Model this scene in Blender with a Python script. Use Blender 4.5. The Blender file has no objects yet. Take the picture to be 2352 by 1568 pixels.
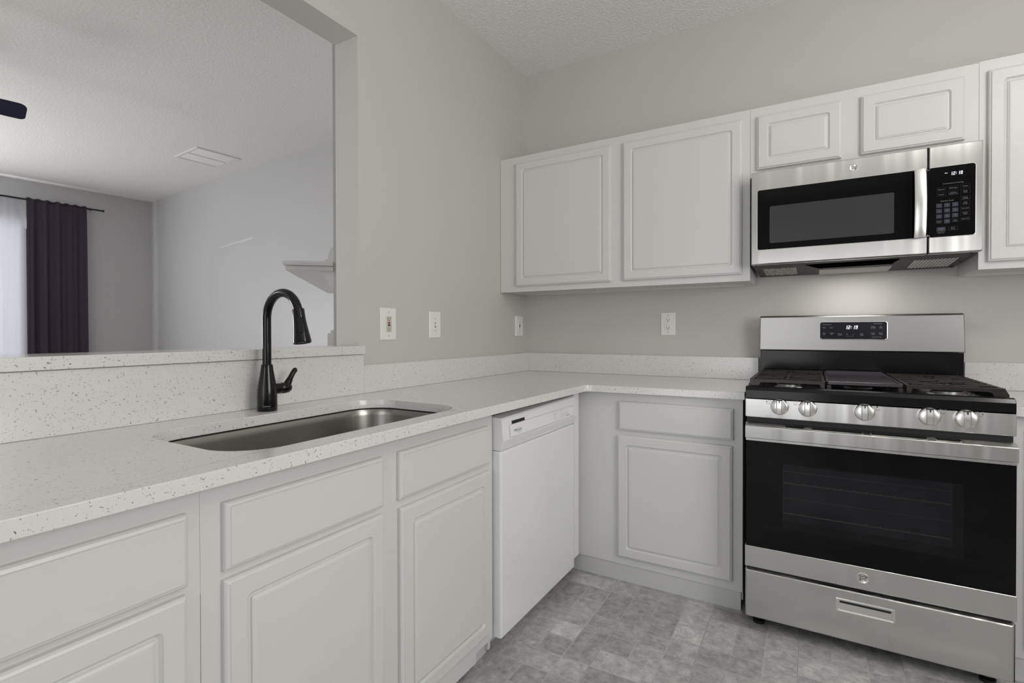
import bpy, bmesh, math, random
from mathutils import Vector, Matrix
random.seed(7)
C = bpy.context.scene.collection
sc = bpy.context.scene
R = math.radians

# ---------------------------------------------------------------- camera
cd = bpy.data.cameras.new('camera'); cam = bpy.data.objects.new('camera', cd); C.objects.link(cam)
cam.location = (1.6113, -2.9203, 1.1689)
YAW, PIT, ROL = 0.5329, -0.0089, 0.0023
cam.rotation_mode = 'XYZ'
cam.rotation_euler = (Matrix.Rotation(YAW, 3, 'Z') @ Matrix.Rotation(math.pi/2 + PIT, 3, 'X') @ Matrix.Rotation(-ROL, 3, 'Z')).to_euler('XYZ')
cd.sensor_width = 36; cd.lens = 17.868; cd.shift_y = -0.0048; cd.clip_start = 0.02
sc.camera = cam
# ---------------------------------------------------------------- view, world, lights
sc.view_settings.view_transform = 'Standard'; sc.view_settings.look = 'None'
sc.view_settings.exposure = 0.0; sc.view_settings.gamma = 1.0; sc.view_settings.use_curve_mapping = False
w = bpy.data.worlds.new('world'); sc.world = w; w.use_nodes = True
w.node_tree.nodes['Background'].inputs[0].default_value = (0.80, 0.86, 1.0, 1)
w.node_tree.nodes['Background'].inputs[1].default_value = 0.6

def area(name, loc, rot, sx, sy, power, col=(1, 1, 1), spread=180):
    l = bpy.data.lights.new(name, 'AREA'); l.shape = 'RECTANGLE'; l.size = sx; l.size_y = sy
    l.energy = power; l.color = col; l.spread = R(spread)
    o = bpy.data.objects.new(name, l); C.objects.link(o); o.location = loc; o.rotation_euler = rot
    return o
# daylight through the windows behind the camera (front wall) and in the right wall
area('daylight_patio_door', (0.95, -5.12, 1.15), (R(97), 0, 0), 1.35, 1.9, 17, (1.0, 0.992, 0.978))
area('daylight_kitchen_window', (2.6, -5.12, 1.55), (R(90), 0, 0), 1.0, 1.15, 1.4, (1.0, 0.992, 0.978))
area('daylight_side_window', (3.36, -2.3, 1.60), (R(96), 0, R(90)), 1.3, 1.1, 27.5, (1.0, 0.992, 0.98))
# living room windows (far wall behind the sheers, and a glass door behind the camera's left)
area('daylight_far_window', (-5.865, -1.60, 1.59), (R(90), 0, R(-95.5)), 1.5, 1.55, 60, (0.96, 0.97, 1.0))
area('daylight_far_glass_door', (-5.895, -2.83, 1.45), (R(106), 0, R(-95.5)), 0.75, 1.8, 145, (0.97, 0.975, 1.0))
def point(name, loc, power, rad, col=(1, 0.97, 0.93)):
    l = bpy.data.lights.new(name, 'POINT'); l.energy = power; l.shadow_soft_size = rad; l.color = col
    o = bpy.data.objects.new(name, l); C.objects.link(o); o.location = loc
    return o
point('kitchen_lamp_light', (2.70, -1.75, 2.46), 15, 0.14)
point('living_fill_light', (-2.556, -3.6, 1.90), 18, 0.14)  # added fill light for the living room; no lamp stands there
HOOD_W = 0.77

# ---------------------------------------------------------------- materials
MATS = {}
def nm(name):
    m = bpy.data.materials.new(name); m.use_nodes = True; MATS[name] = m
    return m, m.node_tree.nodes, m.node_tree.links, m.node_tree.nodes['Principled BSDF']
def rgb(h):   # sRGB 0-255 triple -> linear
    return tuple(((c/255)/12.92 if c/255 <= 0.04045 else ((c/255+0.055)/1.055)**2.4) for c in h) + (1,)
def mat(name, col, rough=0.5, metal=0.0, var=0.03, nscale=4.0, bump=0.0, bscale=200.0, spec=0.5, coat=0.0, aniso=0.0, arot=0.0, bdist=0.001):
    m, N, L, b = nm(name)
    b.inputs['Roughness'].default_value = rough; b.inputs['Metallic'].default_value = metal
    b.inputs['Specular IOR Level'].default_value = spec; b.inputs['Coat Weight'].default_value = coat
    tc = N.new('ShaderNodeTexCoord'); n = N.new('ShaderNodeTexNoise'); n.inputs['Scale'].default_value = nscale
    n.inputs['Detail'].default_value = 4
    L.new(tc.outputs['Object'], n.inputs['Vector'])
    mx = N.new('ShaderNodeMix'); mx.data_type = 'RGBA'
    c = Vector(col[:3])
    mx.inputs[6].default_value = tuple(c*(1-var)) + (1,); mx.inputs[7].default_value = tuple(c*(1+var)) + (1,)
    L.new(n.outputs['Fac'], mx.inputs[0]); L.new(mx.outputs[2], b.inputs['Base Color'])
    if bump:
        n2 = N.new('ShaderNodeTexNoise'); n2.inputs['Scale'].default_value = bscale; n2.inputs['Detail'].default_value = 3
        L.new(tc.outputs['Object'], n2.inputs['Vector'])
        bp = N.new('ShaderNodeBump'); bp.inputs['Strength'].default_value = bump; bp.inputs['Distance'].default_value = bdist
        L.new(n2.outputs['Fac'], bp.inputs['Height']); L.new(bp.outputs[0], b.inputs['Normal'])
    if aniso:
        b.inputs['Anisotropic'].default_value = aniso; b.inputs['Anisotropic Rotation'].default_value = arot
        t = N.new('ShaderNodeTangent'); t.direction_type = 'RADIAL'; t.axis = 'Z'
        L.new(t.outputs[0], b.inputs['Tangent'])
    return m
def emit(name, col, s):
    m, N, L, b = nm(name)
    b.inputs['Base Color'].default_value = (0, 0, 0, 1)
    b.inputs['Emission Color'].default_value = col; b.inputs['Emission Strength'].default_value = s
    return m

M_wall = mat('wall_paint', (0.60, 0.588, 0.558), 0.55, var=0.015, nscale=1.5, bump=0.08, bscale=260, bdist=0.002)
M_lrwall = mat('living_wall_paint', (0.56, 0.558, 0.563), 0.42, var=0.03, nscale=1.2, bump=0.05, bscale=60, bdist=0.003)
M_ceil = mat('ceiling_texture', (0.90, 0.90, 0.88), 0.95, var=0.03, nscale=110, bump=0.75, bscale=78, bdist=0.008, spec=0.1)
M_lrceil = mat('living_ceiling_texture', (0.86, 0.855, 0.83), 0.95, var=0.04, nscale=70, bump=0.6, bscale=60, bdist=0.006, spec=0.1)
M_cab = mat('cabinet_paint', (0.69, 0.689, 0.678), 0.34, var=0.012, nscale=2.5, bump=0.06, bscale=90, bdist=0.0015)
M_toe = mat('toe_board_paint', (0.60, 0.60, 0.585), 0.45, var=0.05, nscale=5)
M_white = mat('white_plastic', (0.83, 0.83, 0.84), 0.28, var=0.008)
M_whitep = mat('white_wall_plate', (0.86, 0.855, 0.84), 0.3, var=0.005)
M_almond = mat('almond_device', (0.62, 0.60, 0.52), 0.35, var=0.005)
M_dwenamel = mat('dishwasher_enamel', (0.84, 0.845, 0.87), 0.13, var=0.006, coat=0.3)
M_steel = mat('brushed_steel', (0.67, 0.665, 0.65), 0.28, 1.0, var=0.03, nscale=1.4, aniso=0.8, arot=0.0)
M_steeld = mat('dark_sheet_metal', (0.085, 0.083, 0.079), 0.5, 0.6, var=0.05, nscale=6, spec=0.1)
# rolled sheet steel is never quite flat: long shallow ripples break up what it mirrors
def ripple(m):
    N, L = m.node_tree.nodes, m.node_tree.links; b = N['Principled BSDF']
    tc = N.new('ShaderNodeTexCoord'); mp = N.new('ShaderNodeMapping'); mp.inputs['Scale'].default_value = (12.0, 12.0, 0.35)
    n = N.new('ShaderNodeTexNoise'); n.inputs['Scale'].default_value = 1.0; n.inputs['Detail'].default_value = 1.5
    bp = N.new('ShaderNodeBump'); bp.inputs['Strength'].default_value = 1.0; bp.inputs['Distance'].default_value = 0.010
    L.new(tc.outputs['Object'], mp.inputs[0]); L.new(mp.outputs[0], n.inputs['Vector']); L.new(n.outputs['Fac'], bp.inputs['Height']); L.new(bp.outputs[0], b.inputs['Normal'])
ripple(M_steel)
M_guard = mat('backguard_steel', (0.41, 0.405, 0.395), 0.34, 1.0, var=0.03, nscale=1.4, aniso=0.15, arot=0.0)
M_knob = mat('satin_knob_metal', (0.82, 0.815, 0.79), 0.28, 1.0, var=0.02)
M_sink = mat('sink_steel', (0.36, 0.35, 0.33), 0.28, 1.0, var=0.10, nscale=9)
M_glass = mat('black_glass', (0.004, 0.004, 0.005), 0.05, var=0.0, spec=0.16)
M_window = mat('oven_window_glass', (0.013, 0.012, 0.015), 0.07, var=0.6, nscale=7, spec=0.18)
M_mwwin = mat('microwave_mesh_window', (0.040, 0.042, 0.045), 0.16, var=0.08, nscale=3)
M_enamel = mat('black_enamel', (0.006, 0.006, 0.007), 0.15, var=0.0, spec=0.28)
M_black = mat('matte_black', (0.006, 0.006, 0.007), 0.5, var=0.1)
M_iron = mat('cast_iron', (0.030, 0.024, 0.022), 0.28, 0.2, var=0.35, nscale=30, bump=0.35, bscale=300, bdist=0.001)
M_griddle = mat('griddle_iron', (0.085, 0.07, 0.085), 0.24, 0.55, var=0.25, nscale=7, bump=0.1, bscale=250)
M_burner = mat('burner_aluminium', (0.42, 0.42, 0.41), 0.35, 0.9, var=0.1)
M_faucet = mat('oil_rubbed_bronze', (0.004, 0.003, 0.0035), 0.14, 0.0, var=0.2, nscale=10, spec=0.4)
M_red = mat('red_button', (0.38, 0.02, 0.015), 0.4)
M_screw = mat('screw_metal', (0.45, 0.44, 0.42), 0.35, 0.8)
M_key = mat('keypad_blue', (0.026, 0.031, 0.052), 0.3, var=0.0)
M_key_print = mat('keypad_lettering', (0.20, 0.20, 0.21), 0.5, var=0.0)
M_print = mat('printed_lettering', (0.36, 0.36, 0.37), 0.5, var=0.0)
M_dim = mat('dim_lettering', (0.16, 0.16, 0.17), 0.5, var=0.0)
M_ink = mat('dark_lettering', (0.06, 0.06, 0.06), 0.5, var=0.0)
M_inkl = mat('grey_lettering', (0.34, 0.34, 0.34), 0.5, var=0.0)
M_disp = mat('display_glass', (0.020, 0.019, 0.026), 0.10, var=0.0, spec=0.12)
M_led = emit('display_digits', (0.93, 0.90, 1.0, 1), 1.0)
M_rack = mat('rack_wire', (0.06, 0.058, 0.05), 0.3, 0.8)
M_curt = mat('dark_curtain', (0.046, 0.031, 0.052), 0.8, var=0.12, nscale=2.0, bump=0.2, bscale=400)
M_lining = mat('curtain_lining', (0.006, 0.007, 0.016), 0.8)
M_rod = mat('rod_black', (0.006, 0.006, 0.007), 0.35)
M_blade = mat('fan_blade_blue_sheen', (0.006, 0.010, 0.036), 0.4, var=0.1, spec=0.3)  # near-black blade; the blue of a reflection is put into the colour
M_mantel = mat('mantel_paint', (0.80, 0.795, 0.78), 0.35, var=0.01)
M_breast = mat('fireplace_surround_paint', (0.60, 0.60, 0.59), 0.45, var=0.02)
M_carpet = mat('carpet', (0.30, 0.28, 0.25), 0.95, var=0.15, nscale=60)
M_mesh = None

# sheer curtain: thin cloth lets daylight through
m, N, L, b = nm('sheer_curtain'); M_sheer = m
b.inputs['Base Color'].default_value = (0.66, 0.655, 0.68, 1); b.inputs['Roughness'].default_value = 0.9
tr = N.new('ShaderNodeBsdfTranslucent'); tr.inputs[0].default_value = (0.55, 0.55, 0.58, 1)
tp = N.new('ShaderNodeBsdfTransparent')
mx = N.new('ShaderNodeMixShader'); mx.inputs[0].default_value = 0.35
mx2 = N.new('ShaderNodeMixShader'); mx2.inputs[0].default_value = 0.04
L.new(b.outputs[0], mx.inputs[1]); L.new(tr.outputs[0], mx.inputs[2]); L.new(mx.outputs[0], mx2.inputs[1]); L.new(tp.outputs[0], mx2.inputs[2])
L.new(mx2.outputs[0], N['Material Output'].inputs[0])

# speckled quartz
def quartz(name, base, rough):
    m, N, L, b = nm(name)
    b.inputs['Roughness'].default_value = rough; b.inputs['Specular IOR Level'].default_value = 0.55
    tc = N.new('ShaderNodeTexCoord')
    warp = N.new('ShaderNodeTexNoise'); warp.inputs['Scale'].default_value = 130; warp.inputs['Detail'].default_value = 1
    L.new(tc.outputs['Object'], warp.inputs['Vector'])
    sub = N.new('ShaderNodeVectorMath'); sub.operation = 'SUBTRACT'; sub.inputs[1].default_value = (0.5, 0.5, 0.5)
    L.new(warp.outputs['Color'], sub.inputs[0])
    scl = N.new('ShaderNodeVectorMath'); scl.operation = 'SCALE'; scl.inputs['Scale'].default_value = 0.016
    L.new(sub.outputs[0], scl.inputs[0])
    add = N.new('ShaderNodeVectorMath'); add.operation = 'ADD'
    L.new(tc.outputs['Object'], add.inputs[0]); L.new(scl.outputs[0], add.inputs[1])
    col = None
    prev = None
    for scale, keep, size, dark in ((128, 0.64, 0.165, 0.36), (220, 0.55, 0.22, 0.60), (80, 0.12, 0.11, 0.22)):
        v = N.new('ShaderNodeTexVoronoi'); v.inputs['Scale'].default_value = scale
        L.new(add.outputs[0], v.inputs['Vector'])
        sp = N.new('ShaderNodeSeparateColor'); L.new(v.outputs['Color'], sp.inputs[0])
        # threshold radius = size * step(keep - rand) * rand2
        lt = N.new('ShaderNodeMath'); lt.operation = 'LESS_THAN'; lt.inputs[1].default_value = keep; L.new(sp.outputs[0], lt.inputs[0])
        mu = N.new('ShaderNodeMath'); mu.operation = 'MULTIPLY'; L.new(sp.outputs[1], mu.inputs[0]); L.new(lt.outputs[0], mu.inputs[1])
        ms = N.new('ShaderNodeMath'); ms.operation = 'MULTIPLY'; ms.inputs[1].default_value = size*1.6; L.new(mu.outputs[0], ms.inputs[0])
        cmp_ = N.new('ShaderNodeMath'); cmp_.operation = 'LESS_THAN'; L.new(v.outputs['Distance'], cmp_.inputs[0]); L.new(ms.outputs[0], cmp_.inputs[1])
        mx = N.new('ShaderNodeMix'); mx.data_type = 'RGBA'
        if prev is None: mx.inputs[6].default_value = base + (1,)
        else: L.new(prev, mx.inputs[6])
        mx.inputs[7].default_value = tuple(c*dark for c in base) + (1,)
        L.new(cmp_.outputs[0], mx.inputs[0]); prev = mx.outputs[2]
    L.new(prev, b.inputs['Base Color'])
    return m
M_quartz = quartz('speckled_quartz', (0.745, 0.742, 0.725), 0.15)

# steel mesh (vent filters)
def striped(name, c1, c2, scale, axis='X', metal=0.5):
    m, N, L, b = nm(name); b.inputs['Metallic'].default_value = metal; b.inputs['Roughness'].default_value = 0.4
    tc = N.new('ShaderNodeTexCoord'); wv = N.new('ShaderNodeTexWave'); wv.bands_direction = axis; wv.inputs['Scale'].default_value = scale
    L.new(tc.outputs['Object'], wv.inputs['Vector'])
    r = N.new('ShaderNodeValToRGB'); r.color_ramp.elements[0].color = c1 + (1,); r.color_ramp.elements[1].color = c2 + (1,)
    L.new(wv.outputs['Fac'], r.inputs[0]); L.new(r.outputs[0], b.inputs['Base Color'])
    return m
M_filter = striped('filter_ribs', (0.22, 0.22, 0.21), (0.72, 0.72, 0.70), 26, 'X')
m, N, L, b = nm('filter_mesh'); M_fmesh = m
b.inputs['Metallic'].default_value = 0.4; b.inputs['Roughness'].default_value = 0.4
tc = N.new('ShaderNodeTexCoord'); n = N.new('ShaderNodeTexNoise'); n.inputs['Scale'].default_value = 160; L.new(tc.outputs['Object'], n.inputs['Vector'])
r = N.new('ShaderNodeValToRGB'); r.color_ramp.elements[0].position = 0.42; r.color_ramp.elements[1].position = 0.56
r.color_ramp.elements[0].color = (0.10, 0.10, 0.09, 1); r.color_ramp.elements[1].color = (0.62, 0.62, 0.58, 1)
L.new(n.outputs['Fac'], r.inputs[0]); L.new(r.outputs[0], b.inputs['Base Color'])

# vinyl floor tiles: each tile has its own tone (attribute) and marbling
m, N, L, b = nm('vinyl_tile'); M_tile = m
b.inputs['Roughness'].default_value = 0.42
tc = N.new('ShaderNodeTexCoord'); at = N.new('ShaderNodeAttribute'); at.attribute_name = 'tone'
off = N.new('ShaderNodeVectorMath'); off.operation = 'ADD'
sc2 = N.new('ShaderNodeVectorMath'); sc2.operation = 'SCALE'; sc2.inputs['Scale'].default_value = 9.0
L.new(at.outputs['Color'], sc2.inputs[0]); L.new(tc.outputs['Object'], off.inputs[0]); L.new(sc2.outputs[0], off.inputs[1])
n1 = N.new('ShaderNodeTexNoise'); n1.inputs['Scale'].default_value = 26; n1.inputs['Detail'].default_value = 10; n1.inputs['Roughness'].default_value = 0.78; n1.inputs['Distortion'].default_value = 0.25
L.new(off.outputs[0], n1.inputs['Vector'])
r1 = N.new('ShaderNodeValToRGB'); r1.color_ramp.elements[0].position = 0.30; r1.color_ramp.elements[1].position = 0.72
r1.color_ramp.elements[0].color = (0.25, 0.248, 0.25, 1); r1.color_ramp.elements[1].color = (0.69, 0.685, 0.67, 1)
L.new(n1.outputs['Fac'], r1.inputs[0])
sp = N.new('ShaderNodeSeparateColor'); L.new(at.outputs['Color'], sp.inputs[0])
mr = N.new('ShaderNodeMapRange'); mr.inputs[3].default_value = 0.78; mr.inputs[4].default_value = 1.25; L.new(sp.outputs[0], mr.inputs[0])
ml = N.new('ShaderNodeVectorMath'); ml.operation = 'SCALE'; L.new(r1.outputs[0], ml.inputs[0]); L.new(mr.outputs[0], ml.inputs['Scale'])
L.new(ml.outputs[0], b.inputs['Base Color'])
bp = N.new('ShaderNodeBump'); bp.inputs['Strength'].default_value = 0.15; bp.inputs['Distance'].default_value = 0.001
L.new(n1.outputs['Fac'], bp.inputs['Height']); L.new(bp.outputs[0], b.inputs['Normal'])
M_grout = mat('vinyl_joint', (0.50, 0.50, 0.495), 0.5, var=0.08, nscale=40)
M_groutd = mat('vinyl_joint_dark', (0.20, 0.20, 0.20), 0.5, var=0.08, nscale=40)

# ---------------------------------------------------------------- helpers
def thing(name, label, cat, loc=(0, 0, 0), group=None):
    o = bpy.data.objects.new(name, None); o.empty_display_size = 0.05; C.objects.link(o); o.location = loc
    o['label'] = label; o['category'] = cat
    if group: o['group'] = group
    return o
def tag(o, label, cat, group=None):
    o['label'] = label; o['category'] = cat
    if group: o['group'] = group
    return o
def wloc(o):
    v = Vector((0, 0, 0))
    while o is not None: v += o.location; o = o.parent
    return v
def finish(bm, bevel=0, seg=2, sharp=38, big=0.0015):
    bmesh.ops.remove_doubles(bm, verts=bm.verts, dist=1e-6)
    if bevel:
        bm.edges.ensure_lookup_table()
        es = [e for e in bm.edges if len(e.link_faces) == 2 and e.calc_face_angle(0) > R(50)]
        bmesh.ops.bevel(bm, geom=es, offset=bevel, offset_type='OFFSET', segments=seg, profile=0.5, affect='EDGES', clamp_overlap=True)
    bmesh.ops.recalc_face_normals(bm, faces=bm.faces)
    for f in bm.faces: f.smooth = f.calc_area() < big
    for e in bm.edges:
        if len(e.link_faces) != 2 or e.calc_face_angle(0) > R(sharp): e.smooth = False
def part(name, bm, mt, parent=None, bevel=0, seg=2, label=None, sharp=38, recalc=True, big=0.0015):
    """links bm (world coordinates) as ONE mesh object; a top-level one gets its origin at its base centre"""
    if recalc: finish(bm, bevel, seg, sharp, big)
    me = bpy.data.meshes.new(name)
    if parent is None:
        xs = [v.co.x for v in bm.verts]; ys = [v.co.y for v in bm.verts]; zs = [v.co.z for v in bm.verts]
        org = Vector(((min(xs)+max(xs))/2, (min(ys)+max(ys))/2, min(zs)))
    else: org = wloc(parent)
    for v in bm.verts: v.co -= org
    bm.to_mesh(me); bm.free()
    for mm in (mt if isinstance(mt, (list, tuple)) else [mt]): me.materials.append(mm)
    o = bpy.data.objects.new(name, me); C.objects.link(o)
    if parent is None: o.location = org
    else: o.parent = parent
    if label: o['label'] = label
    return o
def struct(name, bm, mt, parent=None, **k):
    o = part(name, bm, mt, parent, **k)
    if parent is None: o['kind'] = 'structure'
    return o
NB = bmesh.new
def box(bm, x0, x1, y0, y1, z0, z1):
    v = [bm.verts.new((x, y, z)) for z in (z0, z1) for x, y in ((x0, y0), (x1, y0), (x1, y1), (x0, y1))]
    for f in ((3, 2, 1, 0), (4, 5, 6, 7), (0, 1, 5, 4), (1, 2, 6, 5), (2, 3, 7, 6), (3, 0, 4, 7)): bm.faces.new([v[i] for i in f])
    return bm
def bx(*a): return box(NB(), *a)
def prism(bm, pts, z0, z1, F=None):
    F = F or (lambda u, v, w: Vector((u, v, w)))
    a = [bm.verts.new(F(x, y, z0)) for x, y in pts]; b = [bm.verts.new(F(x, y, z1)) for x, y in pts]
    n = len(pts)
    for i in range(n): bm.faces.new((a[i], a[(i+1) % n], b[(i+1) % n], b[i]))
    bm.faces.new(a[::-1]); bm.faces.new(b)
    return bm
# frames: u to the right as seen from the front, v up, w out of the surface
def FB(y): return lambda u, v, w: Vector((u, y - w, v))           # faces -y (back run)
def FL(x): return lambda u, v, w: Vector((x + w, u, v))           # faces +x (left run)
def FH(z): return lambda u, v, w: Vector((u, v, z + w))           # faces up
def FD(z): return lambda u, v, w: Vector((u, v, z - w))           # faces down
def rr(u0, u1, v0, v1, r, k=6):
    r = max(0.0002, min(r, (u1-u0)/2-1e-5, (v1-v0)/2-1e-5)); out = []
    for cx, cy, a0 in ((u1-r, v1-r, 0), (u0+r, v1-r, 90), (u0+r, v0+r, 180), (u1-r, v0+r, 270)):
        for i in range(k+1):
            a = R(a0 + 90*i/k); out.append((cx + r*math.cos(a), cy + r*math.sin(a)))
    return out
def loops(bm, F, u0, u1, v0, v1, spec, cap=True, back=True, k=6):
    prev = None; first = None
    for ins, h, r in spec:
        L_ = [bm.verts.new(F(u, v, h)) for u, v in rr(u0+ins, u1-ins, v0+ins, v1-ins, r, k)]
        if prev:
            n = len(L_)
            for i in range(n): bm.faces.new((prev[i], prev[(i+1) % n], L_[(i+1) % n], L_[i]))
        else: first = L_
        prev = L_
    if cap: bm.faces.new(prev)
    if back: bm.faces.new(first[::-1])
    return bm
def slab(bm, F, u0, u1, v0, v1, h0, h1, r=0.002, edge=0.0015):
    return loops(bm, F, u0, u1, v0, v1, [(0, h0, r), (0, h1-edge, r), (edge*0.3, h1-edge*0.3, r), (edge, h1, r)])
def lathe(bm, prof, ctr=(0, 0, 0), axis='z', n=32, cap=True, rot=None):
    """prof: (radius, height) list along the axis"""
    c = Vector(ctr); rings = []
    for r_, h in prof:
        ring = []
        for i in range(n):
            a = 2*math.pi*i/n; p = Vector((r_*math.cos(a), r_*math.sin(a), h))
            if axis == 'y-': p = Vector((p.x, -p.z, p.y))
            elif axis == 'y+': p = Vector((p.x, p.z, p.y))
            elif axis == 'x': p = Vector((p.z, p.x, p.y))
            if rot is not None: p = rot @ p
            ring.append(bm.verts.new(c + p))
        rings.append(ring)
    for a_, b_ in zip(rings, rings[1:]):
        for i in range(n): bm.faces.new((a_[i], a_[(i+1) % n], b_[(i+1) % n], b_[i]))
    if cap: bm.faces.new(rings[0][::-1]); bm.faces.new(rings[-1])
    return bm
def tube(bm, pts, rad, n=12, closed=False, cap=True):
    pts = [Vector(p) for p in pts]; rings = []; N_ = len(pts)
    rad = rad if isinstance(rad, (list, tuple)) else [rad]*N_
    up = None
    for i, p in enumerate(pts):
        a = pts[i-1] if (i > 0 or closed) else p; b_ = pts[(i+1) % N_] if (i < N_-1 or closed) else p
        t = (b_-a).normalized()
        if up is None:
            up = t.orthogonal().normalized()
        up = (up - t*up.dot(t)).normalized(); s = t.cross(up)
        rings.append([bm.verts.new(p + (up*math.cos(2*math.pi*k/n) + s*math.sin(2*math.pi*k/n))*rad[i]) for k in range(n)])
    rg = list(zip(rings, rings[1:])) + ([(rings[-1], rings[0])] if closed else [])
    for a_, b_ in rg:
        for i in range(n): bm.faces.new((a_[i], a_[(i+1) % n], b_[(i+1) % n], b_[i]))
    if cap and not closed: bm.faces.new(rings[0][::-1]); bm.faces.new(rings[-1])
    return bm
def disc(bm, F, u, v, r_, w, n=14, ru=None):
    ru = ru or r_
    bm.faces.new([bm.verts.new(F(u + ru*math.cos(2*math.pi*i/n), v + r_*math.sin(2*math.pi*i/n), w)) for i in range(n)])
def ring(bm, F, u, v, r_, t, w, n=16, ru=None):
    ru = ru or r_
    a = [bm.verts.new(F(u + ru*math.cos(2*math.pi*i/n), v + r_*math.sin(2*math.pi*i/n), w)) for i in range(n)]
    b_ = [bm.verts.new(F(u + (ru-t)*math.cos(2*math.pi*i/n), v + (r_-t)*math.sin(2*math.pi*i/n), w)) for i in range(n)]
    for i in range(n): bm.faces.new((a[i], a[(i+1) % n], b_[(i+1) % n], b_[i]))
def quad(bm, F, u0, u1, v0, v1, w):
    bm.faces.new([bm.verts.new(F(u, v, w)) for u, v in ((u0, v0), (u1, v0), (u1, v1), (u0, v1))])
def rrq(bm, F, u0, u1, v0, v1, w, r=0.004):
    bm.faces.new([bm.verts.new(F(u, v, w)) for u, v in rr(u0, u1, v0, v1, r)])
def outline(bm, F, u0, u1, v0, v1, t, w):
    for a in ((u0, u1, v0, v0+t), (u0, u1, v1-t, v1), (u0, u0+t, v0, v1), (u1-t, u1, v0, v1)): quad(bm, F, *a, w)
def text(bm, F, s, u, v, size, w, align='CENTER', shear=0.0, wide=1.0):
    cu = bpy.data.curves.new('t', 'FONT'); cu.body = s; cu.size = size; cu.align_x = align; cu.align_y = 'CENTER'
    cu.shear = shear; cu.resolution_u = 3
    ob = bpy.data.objects.new('t', cu); me = bpy.data.meshes.new_from_object(ob)
    vs = [bm.verts.new(F(u + q.co.x*wide, v + q.co.y, w)) for q in me.vertices]
    for p in me.polygons:
        try: bm.faces.new([vs[i] for i in p.vertices])
        except ValueError: pass
    bpy.data.objects.remove(ob); bpy.data.curves.remove(cu); bpy.data.meshes.remove(me)
SEG = {'0': 'abcdef', '1': 'bc', '2': 'abged', '8': 'abcdefg', '9': 'abcdfg', '-': 'g'}
def words_(name, F, items, mt, parent, w, k=1.0):
    for it in items:
        bm = NB(); text(bm, F, it[0], it[1], it[2], it[3]*k, w); flat(name, bm, mt, parent)
def digits(bm, F, s, u, v, h, w, sh=0.0, t=None):
    """seven-segment characters, lower-left corner at u, v"""
    t = t or h*0.15; ww = h*0.5
    for ch in s:
        if ch == ':':
            for y in (0.28, 0.72): quad(bm, F, u + sh*h*y, u+t + sh*h*y, v+h*y-t/2, v+h*y+t/2, w)
            u += t*2.2; continue
        for sg in SEG.get(ch, ''):
            x0, x1, y0, y1 = {'a': (0, ww, h-t, h), 'g': (0, ww, h/2-t/2, h/2+t/2), 'd': (0, ww, 0, t), 'f': (0, t, h/2, h),
                              'b': (ww-t, ww, h/2, h), 'e': (0, t, 0, h/2), 'c': (ww-t, ww, 0, h/2)}[sg]
            vs = [bm.verts.new(F(u + x + sh*y, v + y, w)) for x, y in ((x0, y0), (x1, y0), (x1, y1), (x0, y1))]
            bm.faces.new(vs)
        u += ww + h*0.17
def pieces(name, bm, mt, parent, **k):
    """each loose piece of bm becomes a part of its own"""
    bm.verts.index_update(); left = set(bm.verts); out = []
    while left:
        v0 = min(left, key=lambda v: v.index); isl = {v0}; st = [v0]
        while st:
            v = st.pop()
            for e in v.link_edges:
                q_ = e.other_vert(v)
                if q_ not in isl: isl.add(q_); st.append(q_)
        left -= isl; b2 = NB(); mp = {v: b2.verts.new(v.co) for v in sorted(isl, key=lambda v: v.index)}
        for f in bm.faces:
            if f.verts[0] in isl: b2.faces.new([mp[v] for v in f.verts])
        out.append(part(name, b2, mt, parent, **k))
    bm.free(); return out
def flat(name, bm, mt, parent, label=None):
    return part(name, bm, mt, parent, recalc=False, label=label)

# ---------------------------------------------------------------- room shell
H = 2.833
WX, WT = 3.45, -0.1356       # right wall, far face of the pass-through wall
YF = -5.2
struct('wall_back', bx(0, WX+0.1, 0, 0.12, 0, H), M_wall)
struct('wall_right', bx(WX, WX+0.1, YF, 0, 0, H), M_wall)
YO0, YO1, ZO0, ZO1 = -3.9, -1.4325, 1.08, 2.388
bm = NB()   # left wall with its pass-through opening, one closed ring
ys_, zs_ = (YF, YO0, YO1, 0), (0, ZO0, ZO1, H)
g = [[[bm.verts.new((x, y, z)) for z in zs_] for y in ys_] for x in (WT, 0)]
for i in range(3):
    for j in range(3):
        if (i, j) != (1, 1):
            for k in (0, 1): bm.faces.new((g[k][i][j], g[k][i+1][j], g[k][i+1][j+1], g[k][i][j+1]))
for i in range(3):
    for j in (0, 3): bm.faces.new((g[0][i][j], g[0][i+1][j], g[1][i+1][j], g[1][i][j])); bm.faces.new((g[0][j][i], g[0][j][i+1], g[1][j][i+1], g[1][j][i]))
for j in (1, 2): bm.faces.new((g[0][1][j], g[0][2][j], g[1][2][j], g[1][1][j])); bm.faces.new((g[0][j][1], g[0][j][2], g[1][j][2], g[1][j][1]))
struct('wall_left', bm, M_wall)
bm = NB()   # front wall behind the camera, with door and window openings
box(bm, 0, 0.25, YF-0.1, YF, 0, H); box(bm, 1.65, 2.1, YF-0.1, YF, 0, H); box(bm, 3.1, WX+.1, YF-0.1, YF, 0, H)
box(bm, 0.25, 1.65, YF-0.1, YF, 2.12, H); box(bm, 2.1, 3.1, YF-0.1, YF, 2.12, H); box(bm, 2.1, 3.1, YF-0.1, YF, 0, 0.97)
struct('wall_front', bm, M_wall)
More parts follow.
